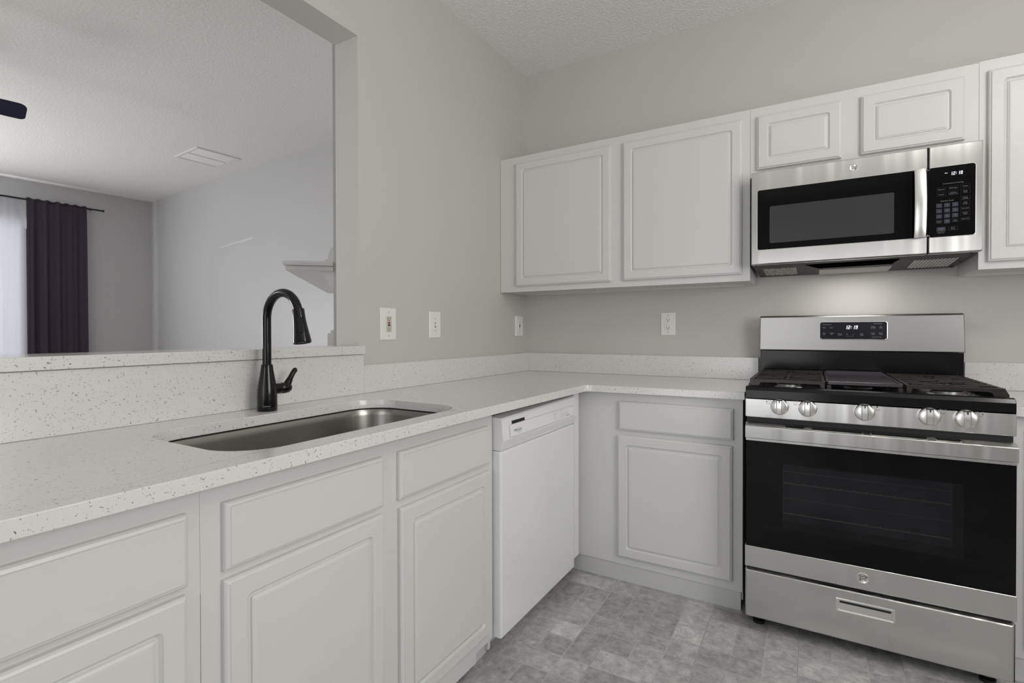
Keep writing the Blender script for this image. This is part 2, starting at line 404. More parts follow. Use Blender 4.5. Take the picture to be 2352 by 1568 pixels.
def win(name, x0, x1, z0, z1, y, cols):
    bm = NB(); t = 0.05
    box(bm, x0, x1, y-0.03, y+0.03, z0, z0+t); box(bm, x0, x1, y-0.03, y+0.03, z1-t, z1)
    for i in range(cols+1):
        c = x0 + (x1-x0)*i/cols; c0 = min(max(c-t/2, x0), x1-t); box(bm, c0, c0+t, y-0.03, y+0.03, z0+t, z1-t)
    o = struct(name, bm, M_cab)
win('door_1', 0.25, 1.65, 0, 2.12, YF-0.05, 2)
win('window_1', 2.1, 3.1, 0.97, 2.12, YF-0.05, 2)
struct('ceiling', bx(WT, WX+0.1, YF-0.1, 0.12, H, H+0.1), M_ceil)
# living room beyond the pass-through (its walls run about 4 degrees off the kitchen's)
A = Vector((-5.659, 0.341)); FAR = Vector((-0.095, -0.9955)); SIDE = Vector((0.998, -0.0625))
def wallseg(p, q, t, z0, z1, side):
    d = (q-p).normalized(); nrm = Vector((-d.y, d.x))*side*t
    return prism(NB(), [(p.x, p.y), (q.x, q.y), (q.x+nrm.x, q.y+nrm.y), (p.x+nrm.x, p.y+nrm.y)], z0, z1)
P2 = Vector((WT, -0.004))
struct('wall_living_side', wallseg(A, P2, 0.12, 0, H, 1), M_lrwall)
def farp(s, off=0): # point along the far wall, off = into the room
    return A + FAR*s + Vector((0.9955, -0.095))*off
bm = NB()   # far wall with a window opening
for s0, s1, z0, z1 in ((-0.12, 1.12, 0, H), (2.75, 5.4, 0, H), (1.12, 2.75, 2.42, H), (1.12, 2.75, 0, 0.75)):
    p, q = farp(s0), farp(s1); pb, qb = farp(s0, -0.12), farp(s1, -0.12)
    prism(bm, [(p.x, p.y), (q.x, q.y), (qb.x, qb.y), (pb.x, pb.y)], z0, z1)
struct('wall_living_far', bm, M_lrwall)
struct('wall_living_near', bx(-6.4, WT, -5.2, -5.1, 0, H), M_lrwall)
struct('ceiling', bx(-6.5, WT, -5.2, 0.5, H, H+0.1), M_lrceil)
struct('floor', bx(-6.5, WT, -5.2, 0.5, -0.1, 0.0), M_carpet)
bm = NB()
for s0, s1, z0, z1 in ((1.12, 1.17, .75, 2.42), (2.70, 2.75, .75, 2.42), (1.91, 1.96, .8, 2.37), (1.17, 2.70, .75, .80), (1.17, 2.70, 2.37, 2.42), (1.17, 2.70, 1.56, 1.60)):
    p, q = farp(s0, -0.07), farp(s1, -0.07); pb, qb = farp(s0, -0.03), farp(s1, -0.03)
    prism(bm, [(p.x, p.y), (q.x, q.y), (qb.x, qb.y), (pb.x, pb.y)], z0, z1)
struct('window_2', bm, M_mantel)
bm = NB()
for s0, s1, z0, z1 in ((2.78, 2.84, .02, 2.42), (3.54, 3.60, .02, 2.42), (2.84, 3.54, .02, .08), (2.84, 3.54, 2.36, 2.42)):
    p, q = farp(s0, 0.001), farp(s1, 0.001); pb, qb = farp(s0, 0.04), farp(s1, 0.04)
    prism(bm, [(p.x, p.y), (q.x, q.y), (qb.x, qb.y), (pb.x, pb.y)], z0, z1)
struct('door_2', bm, M_mantel)

# kitchen floor: vinyl sheet printed with a repeating block of large and small tiles
bm = NB(); tone = bm.loops.layers.color.new('tone')
G = 0.31435; X0 = 0.629; Y0 = -0.6315
PA = [(0, 2, 0, 1), (0, 1, 1, 3), (1, 2, 1, 2), (1, 2, 2, 3), (2, 3, 0, 1), (2, 3, 1, 3)]
PB = [(0, 2, 0, 1), (0, 1, 1, 2), (1, 2, 1, 2), (0, 2, 2, 3), (2, 3, 0, 2), (2, 3, 2, 3)]
def fq(x0, x1, y0, y1, z, mi, tn):
    x0, x1, y0, y1 = max(x0, 0), min(x1, WX), max(y0, YF), min(y1, 0)
    if x1-x0 < 1e-4 or y1-y0 < 1e-4: return
    f = bm.faces.new([bm.verts.new(p) for p in ((x0, y0, z), (x1, y0, z), (x1, y1, z), (x0, y1, z))]); f.material_index = mi
    for l in f.loops: l[tone] = tn
fq(0, WX, YF, 0, 0, 1, (0, 0, 0, 1))
for i in range(-2, 10):
    for j in range(-2, 16):
        x = X0 + i*G; y = Y0 - j*G; g = 0.0018
        for a, b_, c, d in (PA if i % 2 == 0 else PB):
            xa, xb = x + a*G/3 + (g*1.6 if a == 0 else g), x + b_*G/3 - (g*1.6 if b_ == 3 else g)
            ya, yb = y - d*G/3 + (g*1.1), y - c*G/3 - g
            fq(xa, xb, ya, yb, 0.0004, 0, (random.random(), random.random(), random.random(), 1))
        fq(x-0.0006, x+0.0006, y-G, y, 0.0003, 2, (0, 0, 0, 1))
o = part('floor', bm, [M_tile, M_grout, M_groutd], recalc=False); o['kind'] = 'structure'

# ---------------------------------------------------------------- cabinets
def door_bm(F, u0, u1, v0, v1, g=0.046):
    s = [(0, 0.0, 0.001), (0, 0.011, 0.001), (0.003, 0.015, 0.002), (0.0075, 0.0165, 0.002), (0.009, 0.0195, 0.002),
         (g-0.004, 0.0195, 0.012), (g-0.002, 0.0155, 0.013), (g+0.002, 0.0125, 0.011), (g+0.006, 0.0130, 0.007), (g+0.0075, 0.0165, 0.003), (g+0.010, 0.0170, 0.002), (g+0.012, 0.0190, 0.001), (g+0.016, 0.0195, 0.001)]
    return loops(NB(), F, u0, u1, v0, v1, s)
def drawer_bm(F, u0, u1, v0, v1):
    return loops(NB(), F, u0, u1, v0, v1, [(0, 0, .001), (0, .011, .001), (.003, .015, .0015), (.0085, .0165, .0015), (.010, .0195, .0015)])
def frame_box(x0, x1, y0, y1, z0, z1): return bx(x0, x1, y0, y1, z0, z1)

zt = 0.887   # underside of the countertop
LF = 0.616
# sink base cabinet
t = thing('sink_cabinet', 'white base cabinet under the sink with two raised panel doors and two false drawer fronts', 'cabinet', (0.31, -1.885, 0), 'white base cabinets')
bm = NB(); y0, y1 = -2.3955, -1.378
box(bm, LF-0.010, LF, y0, y1, 0.835, zt); box(bm, LF-0.010, LF, y0, y1, 0.060, 0.105)
box(bm, LF-0.010, LF, y0, y1, 0.675, 0.712)
for a, b_ in ((y0, -2.34), (-1.945, -1.855), (-1.425, y1)): box(bm, LF-0.010, LF, a, b_, 0.105, 0.675); box(bm, LF-0.010, LF, a, b_, 0.712, 0.835)
part('face_frame', bm, M_cab, t)
bm = NB(); box(bm, 0.03, LF-0.010, y0, y0+0.015, 0.02, zt); box(bm, 0.03, LF-0.010, y1-0.015, y1, 0.02, zt); box(bm, 0.03, LF-0.010, y0+.015, y1-.015, 0.085, 0.10)
part('carcass', bm, M_cab, t)
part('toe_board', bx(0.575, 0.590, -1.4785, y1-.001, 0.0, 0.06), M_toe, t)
part('base_board', bx(0.575, LF-0.001, y0, -1.479, 0.026, 0.0595), M_cab, t)
part('toe_gap_shade', bx(0.54, 0.57, y0, y1-.001, 0.0, 0.06), M_black, t)  # black board stands in for the shade of the gap under the base board
part('door', door_bm(FL(LF), -2.357, -1.932, 0.10, 0.686), M_cab, t)
part('door', door_bm(FL(LF), -1.866, -1.410, 0.10, 0.679), M_cab, t)
part('drawer_front', drawer_bm(FL(LF), -2.356, -1.932, 0.704, 0.838), M_cab, t)
part('drawer_front', drawer_bm(FL(LF), -1.869, -1.417, 0.704, 0.838), M_cab, t)
# left end cabinet
t = thing('base_cabinet', 'white base cabinet left of the sink cabinet with one wide drawer over a panel door', 'cabinet', (0.31, -2.73, 0), 'white base cabinets')
y0, y1 = -3.06, -2.3965; bm = NB()
box(bm, LF-0.019, LF, y0, y1, 0.835, zt); box(bm, LF-0.019, LF, y0, y1, 0.060, 0.105); box(bm, LF-0.019, LF, y0, y1, 0.675, 0.712)
for a, b_ in ((y0, -3.0), (-2.44, y1)): box(bm, LF-0.019, LF, a, b_, 0.105, 0.675); box(bm, LF-0.019, LF, a, b_, 0.712, 0.835)
part('face_frame', bm, M_cab, t)
part('carcass', bx(0.03, LF-0.0195, y0, y1, 0.06, zt), M_cab, t)
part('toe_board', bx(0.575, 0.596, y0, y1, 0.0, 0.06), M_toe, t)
part('door', door_bm(FL(LF), -3.01, -2.426, 0.10, 0.689), M_cab, t)
part('drawer', drawer_bm(FL(LF), -3.01, -2.423, 0.704, 0.838), M_cab, t)
# corner cabinet on the back run, left of the range
t = thing('base_cabinet', 'white base cabinet between dishwasher and range, one drawer over one raised panel door', 'cabinet', (0.98, -0.31, 0), 'white base cabinets')
CF = -0.613; bm = NB()
box(bm, 0.60, 1.365, CF, CF+0.019, 0.835, zt); box(bm, 0.60, 1.365, CF, CF+0.019, 0.080, 0.125); box(bm, 0.86, 1.31, CF, CF+0.019, 0.675, 0.715)
box(bm, 0.60, 0.86, CF, CF+0.019, 0.125, 0.835); box(bm, 1.31, 1.365, CF, CF+0.019, 0.125, 0.835)
part('face_frame', bm, M_cab, t)
part('carcass', bx(0.66, 1.3645, CF+0.0195, -0.01, 0.04, zt), M_cab, t)
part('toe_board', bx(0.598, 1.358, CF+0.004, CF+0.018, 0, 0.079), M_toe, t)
part('filler_strip', bx(0.60, 0.648, -0.7135, -0.660, 0.10, zt), M_white, t)
part('corner_post', bx(0.60, 0.626, -0.6595, CF-.0005, 0.08, zt), M_cab, t)
part('drawer', drawer_bm(FB(CF), 0.834, 1.331, 0.712, 0.845), M_cab, t)
part('door', door_bm(FB(CF), 0.829, 1.327, 0.118, 0.688), M_cab, t)
# cabinet right of the range
t = thing('base_cabinet', 'white base cabinet at the right of the range, only a sliver in view', 'cabinet', (2.55, -0.31, 0), 'white base cabinets')
bm = NB()
box(bm, 2.19, 2.95, CF, CF+0.019, 0.835, zt); box(bm, 2.19, 2.95, CF, CF+0.019, 0.08, 0.125); box(bm, 2.24, 2.90, CF, CF+0.019, 0.675, 0.715)
box(bm, 2.19, 2.24, CF, CF+0.019, 0.125, 0.835); box(bm, 2.90, 2.95, CF, CF+0.019, 0.125, 0.835)
part('face_frame', bm, M_cab, t)
part('carcass', bx(2.19, 2.95, CF+0.0195, -0.01, 0.04, zt), M_cab, t)
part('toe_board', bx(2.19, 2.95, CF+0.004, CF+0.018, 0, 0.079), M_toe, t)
part('drawer', drawer_bm(FB(CF), 2.225, 2.915, 0.712, 0.845), M_cab, t)
part('door', door_bm(FB(CF), 2.225, 2.57, 0.118, 0.688), M_cab, t)
part('door', door_bm(FB(CF), 2.575, 2.915, 0.118, 0.688), M_cab, t)

# wall cabinets
UF = -0.322
def wall_cab(t, x0, x1, z0, z1, stiles, doors, rails=True, screws=()):
    bm = NB()
    box(bm, x0, x1, UF, UF+0.019, z0, z0+0.04); box(bm, x0, x1, UF, UF+0.019, z1-0.045, z1)
    for a, b_ in stiles: box(bm, a, b_, UF, UF+0.019, z0+0.04, z1-0.045)
    part('face_frame', bm, M_cab, t)
    bm = NB(); y = UF+0.0195
    box(bm, x0, x0+0.015, y, -0.002, z0+0.002, z1); box(bm, x1-0.015, x1, y, -0.002, z0+0.002, z1)
    box(bm, x0+0.015, x1-0.015, y, -0.002, z0+0.012, z0+0.027); box(bm, x0+0.015, x1-0.015, y, -0.002, z1-0.015, z1)
    box(bm, x0+0.015, x1-0.015, -0.010, -0.002, z0+0.027, z1-0.015)
    box(bm, x0+0.015, x1-0.015, -0.022, -0.002, z0, z0+0.012)
    part('carcass', bm, M_cab, t)
    for a, b_, c, d in doors: part('door', door_bm(FB(UF), a, b_, c, d), M_cab, t)
    for sx, sy in screws:
        part('screw', lathe(NB(), [(0.0075, 0), (0.0075, 0.0015), (0.004, 0.003)], (sx, sy, z0+0.0118), 'z', 14, rot=Matrix.Rotation(math.pi, 3, 'X')), M_screw, t)
t = thing('wall_cabinet', 'white two-door wall cabinet in the corner, left of the microwave', 'cabinet', (0.68, -0.16, 1.405), 'white wall cabinets')
wall_cab(t, 0.002, 1.3635, 1.405, 2.196, ((0.002, 0.135), (0.67, 0.78), (1.30, 1.3635)), ((0.113, 0.694, 1.436, 2.154), (0.760, 1.330, 1.436, 2.154)), screws=((0.53, -0.15), (0.88, -0.12)))
part('filler_strip', bx(0.002, 0.072, UF-0.0012, UF, 1.405, 2.196), M_cab, t)
t = thing('wall_cabinet', 'short white wall cabinet with two low doors directly above the microwave', 'cabinet', (1.76, -0.16, 1.88), 'white wall cabinets')
wall_cab(t, 1.3645, 2.1615, 1.879, 2.196, ((1.3645, 1.41), (1.70, 1.80), (2.10, 2.1615)), ((1.392, 1.718, 1.908, 2.153), (1.786, 2.119, 1.908, 2.153)))
t = thing('wall_cabinet', 'tall white wall cabinet at the right edge of the view, right of the microwave', 'cabinet', (2.5, -0.16, 1.405), 'white wall cabinets')
wall_cab(t, 2.1625, 2.92, 1.405, 2.20, ((2.1625, 2.20), (2.51, 2.56), (2.87, 2.92)), ((2.186, 2.53, 1.432, 2.156), (2.54, 2.895, 1.432, 2.156)), screws=((2.215, -0.20),))

# ---------------------------------------------------------------- countertops
ZC = 0.918
def poly_slab(outer, holes, z0, z1, bevel):
    bm = NB(); top = []; allv = []
    for lp in [outer] + holes:
        vs = [bm.verts.new((x, y, z1)) for x, y in lp]; allv.append(vs)
        top += [bm.edges.new((vs[i], vs[(i+1) % len(vs)])) for i in range(len(vs))]
    bmesh.ops.triangle_fill(bm, use_beauty=True, use_dissolve=False, edges=top)
    tf = list(bm.faces)
    ret = bmesh.ops.extrude_face_region(bm, geom=tf)
    for v in [g for g in ret['geom'] if isinstance(g, bmesh.types.BMVert)]: v.co.z = z0
    bmesh.ops.recalc_face_normals(bm, faces=bm.faces)
    es = [e for e in bm.edges if len(e.link_faces) == 2 and e.calc_face_angle(0) > R(60) and abs(e.verts[0].co.z-z1) < 1e-5 and abs(e.verts[1].co.z-z1) < 1e-5]
    bmesh.ops.bevel(bm, geom=es, offset=bevel, segments=2, profile=0.5, affect='EDGES', clamp_overlap=True)
    return bm
sinkhole = rr(0.168, 0.604, -2.314, -1.521, 0.115, 10)
fx = 0.677
corner = []   # inside corner fillet
cx_, cy_, cr_ = 0.690+0.03, -0.667-0.03, 0.03
for i in range(7):
    a = R(180 - 90*i/6); corner.append((cx_ + cr_*math.cos(a), cy_ + cr_*math.sin(a)))
outer = [(0.002, -3.09), (fx, -3.09), (fx, -1.6)] + corner + [(1.374, -0.637), (1.374, -0.002), (0.002, -0.002)]
o = part('countertop', poly_slab(outer, [sinkhole], 0.888, ZC, 0.002), M_quartz)
tag(o, 'pale speckled quartz countertop running L-shaped from the sink round the corner to the range', 'countertop')
o = part('countertop', poly_slab([(2.185, -0.64), (2.97, -0.64), (2.97, -0.002), (2.185, -0.002)], [], 0.888, ZC, 0.002), M_quartz)
tag(o, 'short pale speckled quartz countertop at the right of the range', 'countertop')
o = part('backsplash', bx(0.001, 0.030, -3.09, -1.434, ZC+.0003, 1.079), M_quartz, bevel=0.0015, seg=1)
tag(o, 'tall speckled quartz backsplash panel behind the faucet, under the ledge', 'backsplash', 'speckled quartz backsplashes')
o = part('backsplash', bx(0.001, 0.028, -1.4335, -0.029, ZC+.0003, 1.033), M_quartz, bevel=0.0015, seg=1)
tag(o, 'low speckled quartz backsplash along the left wall below the light switch', 'backsplash', 'speckled quartz backsplashes')
o = part('backsplash', bx(0.001, 1.376, -0.0285, -0.001, ZC+.0003, 1.034), M_quartz, bevel=0.0015, seg=1)
tag(o, 'low speckled quartz backsplash on the back wall between corner and range', 'backsplash', 'speckled quartz backsplashes')
o = part('backsplash', bx(2.182, 2.97, -0.0285, -0.001, ZC+.0003, 1.034), M_quartz, bevel=0.0015, seg=1)
tag(o, 'low speckled quartz backsplash on the back wall right of the range', 'backsplash', 'speckled quartz backsplashes')
o = part('bar_ledge', bx(-0.185, 0.040, -3.88, -1.4335, 1.0805, 1.1135), M_quartz, bevel=0.002, seg=2)
tag(o, 'speckled quartz bar ledge capping the half wall of the pass-through', 'ledge')

# ---------------------------------------------------------------- sink
t = thing('kitchen_sink', 'undermount stainless steel single-bowl sink in the left countertop', 'sink', (0.386, -1.917, 0.67))
bm = NB()
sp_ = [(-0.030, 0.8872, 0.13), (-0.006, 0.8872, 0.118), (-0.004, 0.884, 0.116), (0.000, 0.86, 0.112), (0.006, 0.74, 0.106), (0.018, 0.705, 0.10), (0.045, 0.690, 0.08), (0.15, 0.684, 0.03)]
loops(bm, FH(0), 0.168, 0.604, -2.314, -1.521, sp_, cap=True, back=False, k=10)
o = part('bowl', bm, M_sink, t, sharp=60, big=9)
part('rim_ring', loops(NB(), FH(0), 0.168, 0.604, -2.314, -1.521, [(-0.009, 0.8876, 0.12), (-0.001, 0.8876, 0.115), (-0.001, 0.8835, 0.115), (-0.009, 0.8835, 0.12), (-0.009, 0.8876, 0.12)], cap=False, back=False, k=10), M_black, t)  # black ring between countertop and bowl
part('drain', lathe(NB(), [(0.045, 0), (0.045, 0.003), (0.034, 0.002), (0.030, -0.0005), (0.002, -0.0005)], (0.386, -1.917, 0.6845), n=28), M_knob, t)

# ---------------------------------------------------------------- faucet
t = thing('kitchen_faucet', 'black pull-down gooseneck faucet standing behind the sink', 'faucet', (0.1015, -1.913, ZC))
FX, FY = 0.1015, -1.913
part('base_body', lathe(NB(), [(0.0290, 0.0003), (0.0302, 0.003), (0.0302, 0.02), (0.0302, 0.045), (0.0290, 0.068), (0.0262, 0.09), (0.0222, 0.112), (0.0190, 0.132), (0.0172, 0.1465), (0.0165, 0.149), (0.0138, 0.149)], (FX, FY, ZC), n=40), M_faucet, t)
pts = [(FX, FY, ZC+0.145), (FX, FY, 1.12), (FX, FY, 1.19)]
cxr, czr, rad_ = FX+0.080, 1.2135, 0.080
for i in range(0, 25):
    a = R(180 - 166*i/24); pts.append((cxr + rad_*math.cos(a), FY, czr + rad_*1.0*math.sin(a)))
part('spout', tube(NB(), pts, 0.0134, 20), M_faucet, t)
end = Vector(pts[-1]); dirv = (Vector(pts[-1]) - Vector(pts[-2])).normalized()
dirv = Vector((0.19, 0, -1)).normalized()
rot = dirv.to_track_quat('Z', 'Y').to_matrix()
hd = end - dirv*0.008
sp_o = part('spray_head', lathe(NB(), [(0.0130, 0), (0.0172, 0.0005), (0.0178, 0.003), (0.0182, 0.03), (0.0205, 0.055), (0.0235, 0.078), (0.0262, 0.098), (0.0268, 0.104), (0.0255, 0.106), (0.0225, 0.1035), (0.004, 0.1035)], tuple(hd), n=36, rot=rot), M_faucet, t)
bm = NB()
for k in range(10):
    a = 2*math.pi*k/10; p = hd + dirv*0.1038 + rot @ Vector((0.015*math.cos(a), 0.015*math.sin(a), 0))
    lathe(bm, [(0.0022, 0), (0.0016, 0.0022)], tuple(p), n=8, rot=rot)
pieces('spray_nozzle', bm, M_steeld, sp_o)
bm = NB()
q = hd + dirv*0.052 + rot @ Vector((0, 0.0, 0))
sidev = Vector((0.80, -0.55, 0)); sidev = (sidev - dirv*sidev.dot(dirv)).normalized(); tang = dirv.cross(sidev)
def FS(u, v, w): return q + tang*u + dirv*v + sidev*(0.0175 + w + v*0.115)
loops(bm, FS, -0.007, 0.007, -0.024, 0.026, [(0, 0.0, .005), (0, 0.0045, .005), (0.0012, 0.0058, .004)])
part('spray_button', bm, M_faucet, sp_o)
hub = lathe(NB(), [(0.014, 0.018), (0.0172, 0.028), (0.0176, 0.046), (0.0168, 0.0475), (0.0168, 0.049), (0.0178, 0.0505), (0.0184, 0.062), (0.0170, 0.074), (0.0125, 0.083), (0.005, 0.087)], (FX, FY, 0.9855), axis='y+', n=28)
part('valve_hub', hub, M_faucet, t)
part('lever', tube(NB(), [(FX, FY+0.068, 0.990), (FX+.001, FY+0.076, 1.003), (FX+.002, FY+0.084, 1.018), (FX+.003, FY+0.092, 1.032), (FX+.004, FY+0.100, 1.043), (FX+.004, FY+0.1035, 1.048)], [0.0135, 0.0118, 0.0088, 0.0082, 0.0086, 0.0045], 16), M_faucet, t)
bm = NB(); disc(bm, lambda u, v, w_: Vector((FX+0.0168+w_, FY+u, v)), 0.056, 0.990, 0.0016, 0.0025)
flat('temperature_dot', bm, M_red, t, 'small red dot')
# printed maker mark wrapped on the base, on the side facing the room
bm = NB()
def FC(u, v, w_):
    a = -0.62 + u/0.0304; return Vector((FX + (0.0304+w_)*math.cos(a), FY + (0.0304+w_)*math.sin(a), v))
for k in range(12): quad(bm, FC, -0.012+k*0.002, -0.0105+k*0.002, ZC+0.0155, ZC+0.0185, 0.0002)
flat('maker_mark', bm, M_dim, t)

# ---------------------------------------------------------------- dishwasher
t = thing('dishwasher', 'white built-in dishwasher with control strip, between sink cabinet and corner', 'dishwasher', (0.35, -1.04, 0))
dx = 0.6505; dy0, dy1 = -1.3715, -0.716
part('tub', bx(0.04, 0.60, dy0+0.01, dy1-0.006, 0.06, 0.850), M_white, t)
bm = NB(); F = FL(0)
loops(bm, F, dy0, dy1, 0.060, 0.738, [(0, 0.603, .004), (0, dx-0.008, .004), (0.0015, dx-0.003, .004), (0.004, dx-0.0005, .004), (0.006, dx, .004)])
part('door', bm, M_dwenamel, t)
bm = NB()   # control strip: profile extruded along the width
prof = [(0.603, 0.7395), (0.648, 0.7395), (0.662, 0.778), (0.655, 0.853), (0.649, 0.858), (0.603, 0.862)]
a = [bm.verts.new((x, dy0, z)) for x, z in prof]; b_ = [bm.verts.new((x, dy1, z + (0.011 if z > 0.8 else 0))) for x, z in prof]
for i in range(len(prof)): bm.faces.new((a[i], a[(i+1) % len(prof)], b_[(i+1) % len(prof)], b_[i]))
bm.faces.new(a[::-1]); bm.faces.new(b_)
cs_ = part('control_strip', bm, M_white, t, bevel=0.002, seg=2)
def FCS(u, v, w_):   # on the slanted front face of the strip
    k = (v-0.778)/0.075; return Vector((0.662 - 0.007*k + 0.0012 + w_, u, v))
bm = NB(); outline(bm, FCS, -1.326, -0.748, 0.782, 0.829, 0.0008, 0.0003)
flat('label_panel_outline', bm, M_inkl, cs_)
bm = NB(); rrq(bm, FCS, -1.325, -0.749, 0.783, 0.828, 0.0002, .002)
flat('label_panel', bm, M_dwenamel, cs_)
bm = NB()
for k in range(5):
    u = -1.306 + k*0.0195
    box(bm, 0.6555, 0.6600, u, u+0.0150, 0.830, 0.841)
pieces('vent_slot', bm, M_black, cs_)
bm = NB()
text(bm, FCS, 'Whirlpool', -1.268, 0.803, 0.014, 0.0005, shear=0.15)
ring(bm, FCS, -1.262, 0.802, 0.010, 0.0006, 0.0005, ru=0.016)
flat('maker_name', bm, M_ink, cs_)
bm = NB()
words_('button_lettering', FCS, (('Normal', -0.948, 0.817, 0.007), ('Heated', -0.885, 0.823, 0.006), ('Hi-Temp', -0.850, 0.823, 0.004)), M_inkl, cs_, 0.0005)
for u in (-0.948, -0.885, -0.862, -0.835, -0.815): outline(bm, FCS, u-0.006, u+0.006, 0.794, 0.809, 0.0007, 0.0005)
for u in (-0.826, -0.802): rrq(bm, FCS, u-0.005, u+0.005, 0.791, 0.796, 0.0006, .001)
pieces('button_outline', bm, M_inkl, cs_, recalc=False)
def FCL(u, v, w_):  # slanted lower face
    k = (v-0.7395)/(0.778-0.7395); return Vector((0.648 + 0.014*k + w_, u, v))
bm = NB()
loops(bm, FCL, -1.112, -0.935, 0.7435, 0.774, [(0, 0.0002, .012), (0.002, 0.0016, .010), (0.004, 0.0004, .009), (0.009, -0.004, .007)], back=False)
part('handle_recess', bm, M_white, cs_)
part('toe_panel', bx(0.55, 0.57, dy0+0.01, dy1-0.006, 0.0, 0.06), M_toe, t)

# ---------------------------------------------------------------- gas range
t = thing('gas_range', 'stainless steel gas range with five knobs and black oven door against the back wall', 'stove', (1.777, -0.37, 0))
SX0, SX1 = 1.3885, 2.1665
part('side_body', bx(SX0+0.004, SX1-0.004, -0.705, -0.04, 0.04, 0.905), M_black, t)
# cooktop with raised front apron
bm = NB()
prof = [(-0.050, 0.900), (-0.735, 0.900), (-0.742, 0.905), (-0.742, 0.9405), (-0.735, 0.9525), (-0.722, 0.956), (-0.705, 0.953), (-0.697, 0.940), (-0.690, 0.936), (-0.100, 0.936), (-0.09, 0.95), (-0.050, 0.95)]
a = [bm.verts.new((SX0, y, z)) for y, z in prof]; b_ = [bm.verts.new((SX1, y, z)) for y, z in prof]
for i in range(len(prof)): bm.faces.new((a[i], a[(i+1) % len(prof)], b_[(i+1) % len(prof)], b_[i]))
bm.faces.new(a[::-1]); bm.faces.new(b_)
for xx in (SX0, SX1-0.014): box(bm, xx, xx+0.014, -0.70, -0.06, 0.90, 0.953)
ck = part('cooktop', bm, M_enamel, t, bevel=0.0015, seg=1)
# knob panel
bm = NB(); F = FB(0)
loops(bm, F, SX0-0.001, SX1+0.001, 0.836, 0.9135, [(0, 0.700, .004), (0, 0.738, .004), (0.001, 0.741, .004), (0.003, 0.742, .004)])
kp = part('knob_panel', bm, M_steel, t)
def F2(u, v, w_): return Vector((u, -0.742-w_, v))
SYMS = ((1.469, 0.9025, 'fl', 'Front'), (1.560, 0.9050, 'rl', 'Rear'), (1.8095, 0.9035, 'c', 'Center'), (1.987, 0.9055, 'rr', 'Rear'), (2.080, 0.9030, 'fr', 'Front'))
for u, v, fill, name in SYMS:
    bm = NB(); bmd = NB()
    for key, du, dv in (('rl', -0.0065, 0.003), ('fl', -0.0065, -0.003), ('c', 0, 0), ('rr', 0.0065, 0.003), ('fr', 0.0065, -0.003)):
        ru = 0.0021 if key != 'c' else 0.0019; rv = 0.0021 if key != 'c' else 0.0036
        if key == fill: disc(bmd, F2, u+du, v+dv, rv, 0.0004, ru=ru)
        else: ring(bm, F2, u+du, v+dv, rv, 0.0005, 0.0004, ru=ru)
    text(bmd, F2, name, u, v-0.0095, 0.0062, 0.0004)
    flat('burner_marking', bm, M_inkl, kp); flat('burner_lettering', bmd, M_ink, kp)
words_('burner_lettering', F2, (('Power Boil', 1.468, 0.8465, 0.0042), ('Precise Simmer', 1.468, 0.8415, 0.0036)), M_ink, kp, 0.0004)
def knob(x, z):
    bm = NB(); c = (x, -0.7423, z)
    lathe(bm, [(0.0300, 0), (0.0305, 0.006), (0.0300, 0.011), (0.0275, 0.0155), (0.0250, 0.0170), (0.010, 0.0180)], c, 'y-', 36)
    k = part('knob', bm, M_knob, t)
    bm = NB()    # grip bar: rounded ridge standing proud of the disc
    ys = [-0.0275, -0.024, -0.012, 0, 0.012, 0.024, 0.0275]; hs = [0.0165, 0.028, 0.0305, 0.031, 0.0305, 0.028, 0.0165]
    rows = []
    for yy, hh in zip(ys, hs):
        rows.append([bm.verts.new((x+dxx, -0.7423-h2, z+yy)) for dxx, h2 in ((-0.0105, 0.014), (-0.0100, max(hh*0.80, .0145)), (-0.0070, hh*0.93), (0, hh*0.93), (0.0070, hh*0.93), (0.0100, max(hh*0.80, .0145)), (0.0105, 0.014))])
    for r0, r1 in zip(rows, rows[1:]):
        for i in range(6): bm.faces.new((r0[i], r0[i+1], r1[i+1], r1[i]))
    bm.faces.new(rows[0]); bm.faces.new(rows[-1][::-1])
    part('grip', bm, M_knob, k, sharp=30)
    part('pointer_mark', bx(x-0.0014, x+0.0014, -0.7423-0.0305, -0.7423-0.024, z+0.0165, z+0.0250), M_black, k)
for x in (1.5065, 1.5985, 1.772, 1.9505, 2.0445): knob(x, 0.8835)
# dark gap between panel and door
part('front_gap', bx(SX0+0.003, SX1-0.003, -0.7245, -0.7055, 0.16, 0.8365), M_black, t)
# oven door
dp = thing('oven_door', 'x', 'x', (0, 0, 0)); bpy.data.objects.remove(dp)
Fd = FB(0)
bm = NB(); loops(bm, Fd, SX0+0.003, SX1, 0.255, 0.750, [(0, 0.726, .003), (0, 0.7460, .003), (0.0015, 0.7475, .003)])
od = part('oven_door', bm, M_glass, t, label='black glass oven door with stainless steel trim')
bm = NB(); loops(bm, Fd, SX0-0.0005, SX1+0.002, 0.2545, 0.3345, [(0, 0.726, .002), (0, 0.7485, .002), (0.0012, 0.7497, .002)])
bt = part('bottom_trim', bm, M_steel, od)
bm = NB(); loops(bm, Fd, SX0+0.002, SX1+0.001, 0.746, 0.7585, [(0, 0.73, .001), (0, 0.7488, .001), (0.0008, 0.7494, .001)])
part('upper_trim', bm, M_steel, od)
bm = NB()   # flat bar handle with a sloping top carrying the vent slots
prof = [(-0.730, 0.757), (-0.7580, 0.757), (-0.7600, 0.759), (-0.7600, 0.8015), (-0.7585, 0.8035), (-0.7330, 0.8155), (-0.730, 0.8155)]
a = [bm.verts.new((SX0+0.001, y, z)) for y, z in prof]; b_ = [bm.verts.new((SX1+0.0015, y, z)) for y, z in prof]
for i in range(len(prof)): bm.faces.new((a[i], a[(i+1) % len(prof)], b_[(i+1) % len(prof)], b_[i]))
bm.faces.new(a[::-1]); bm.faces.new(b_)
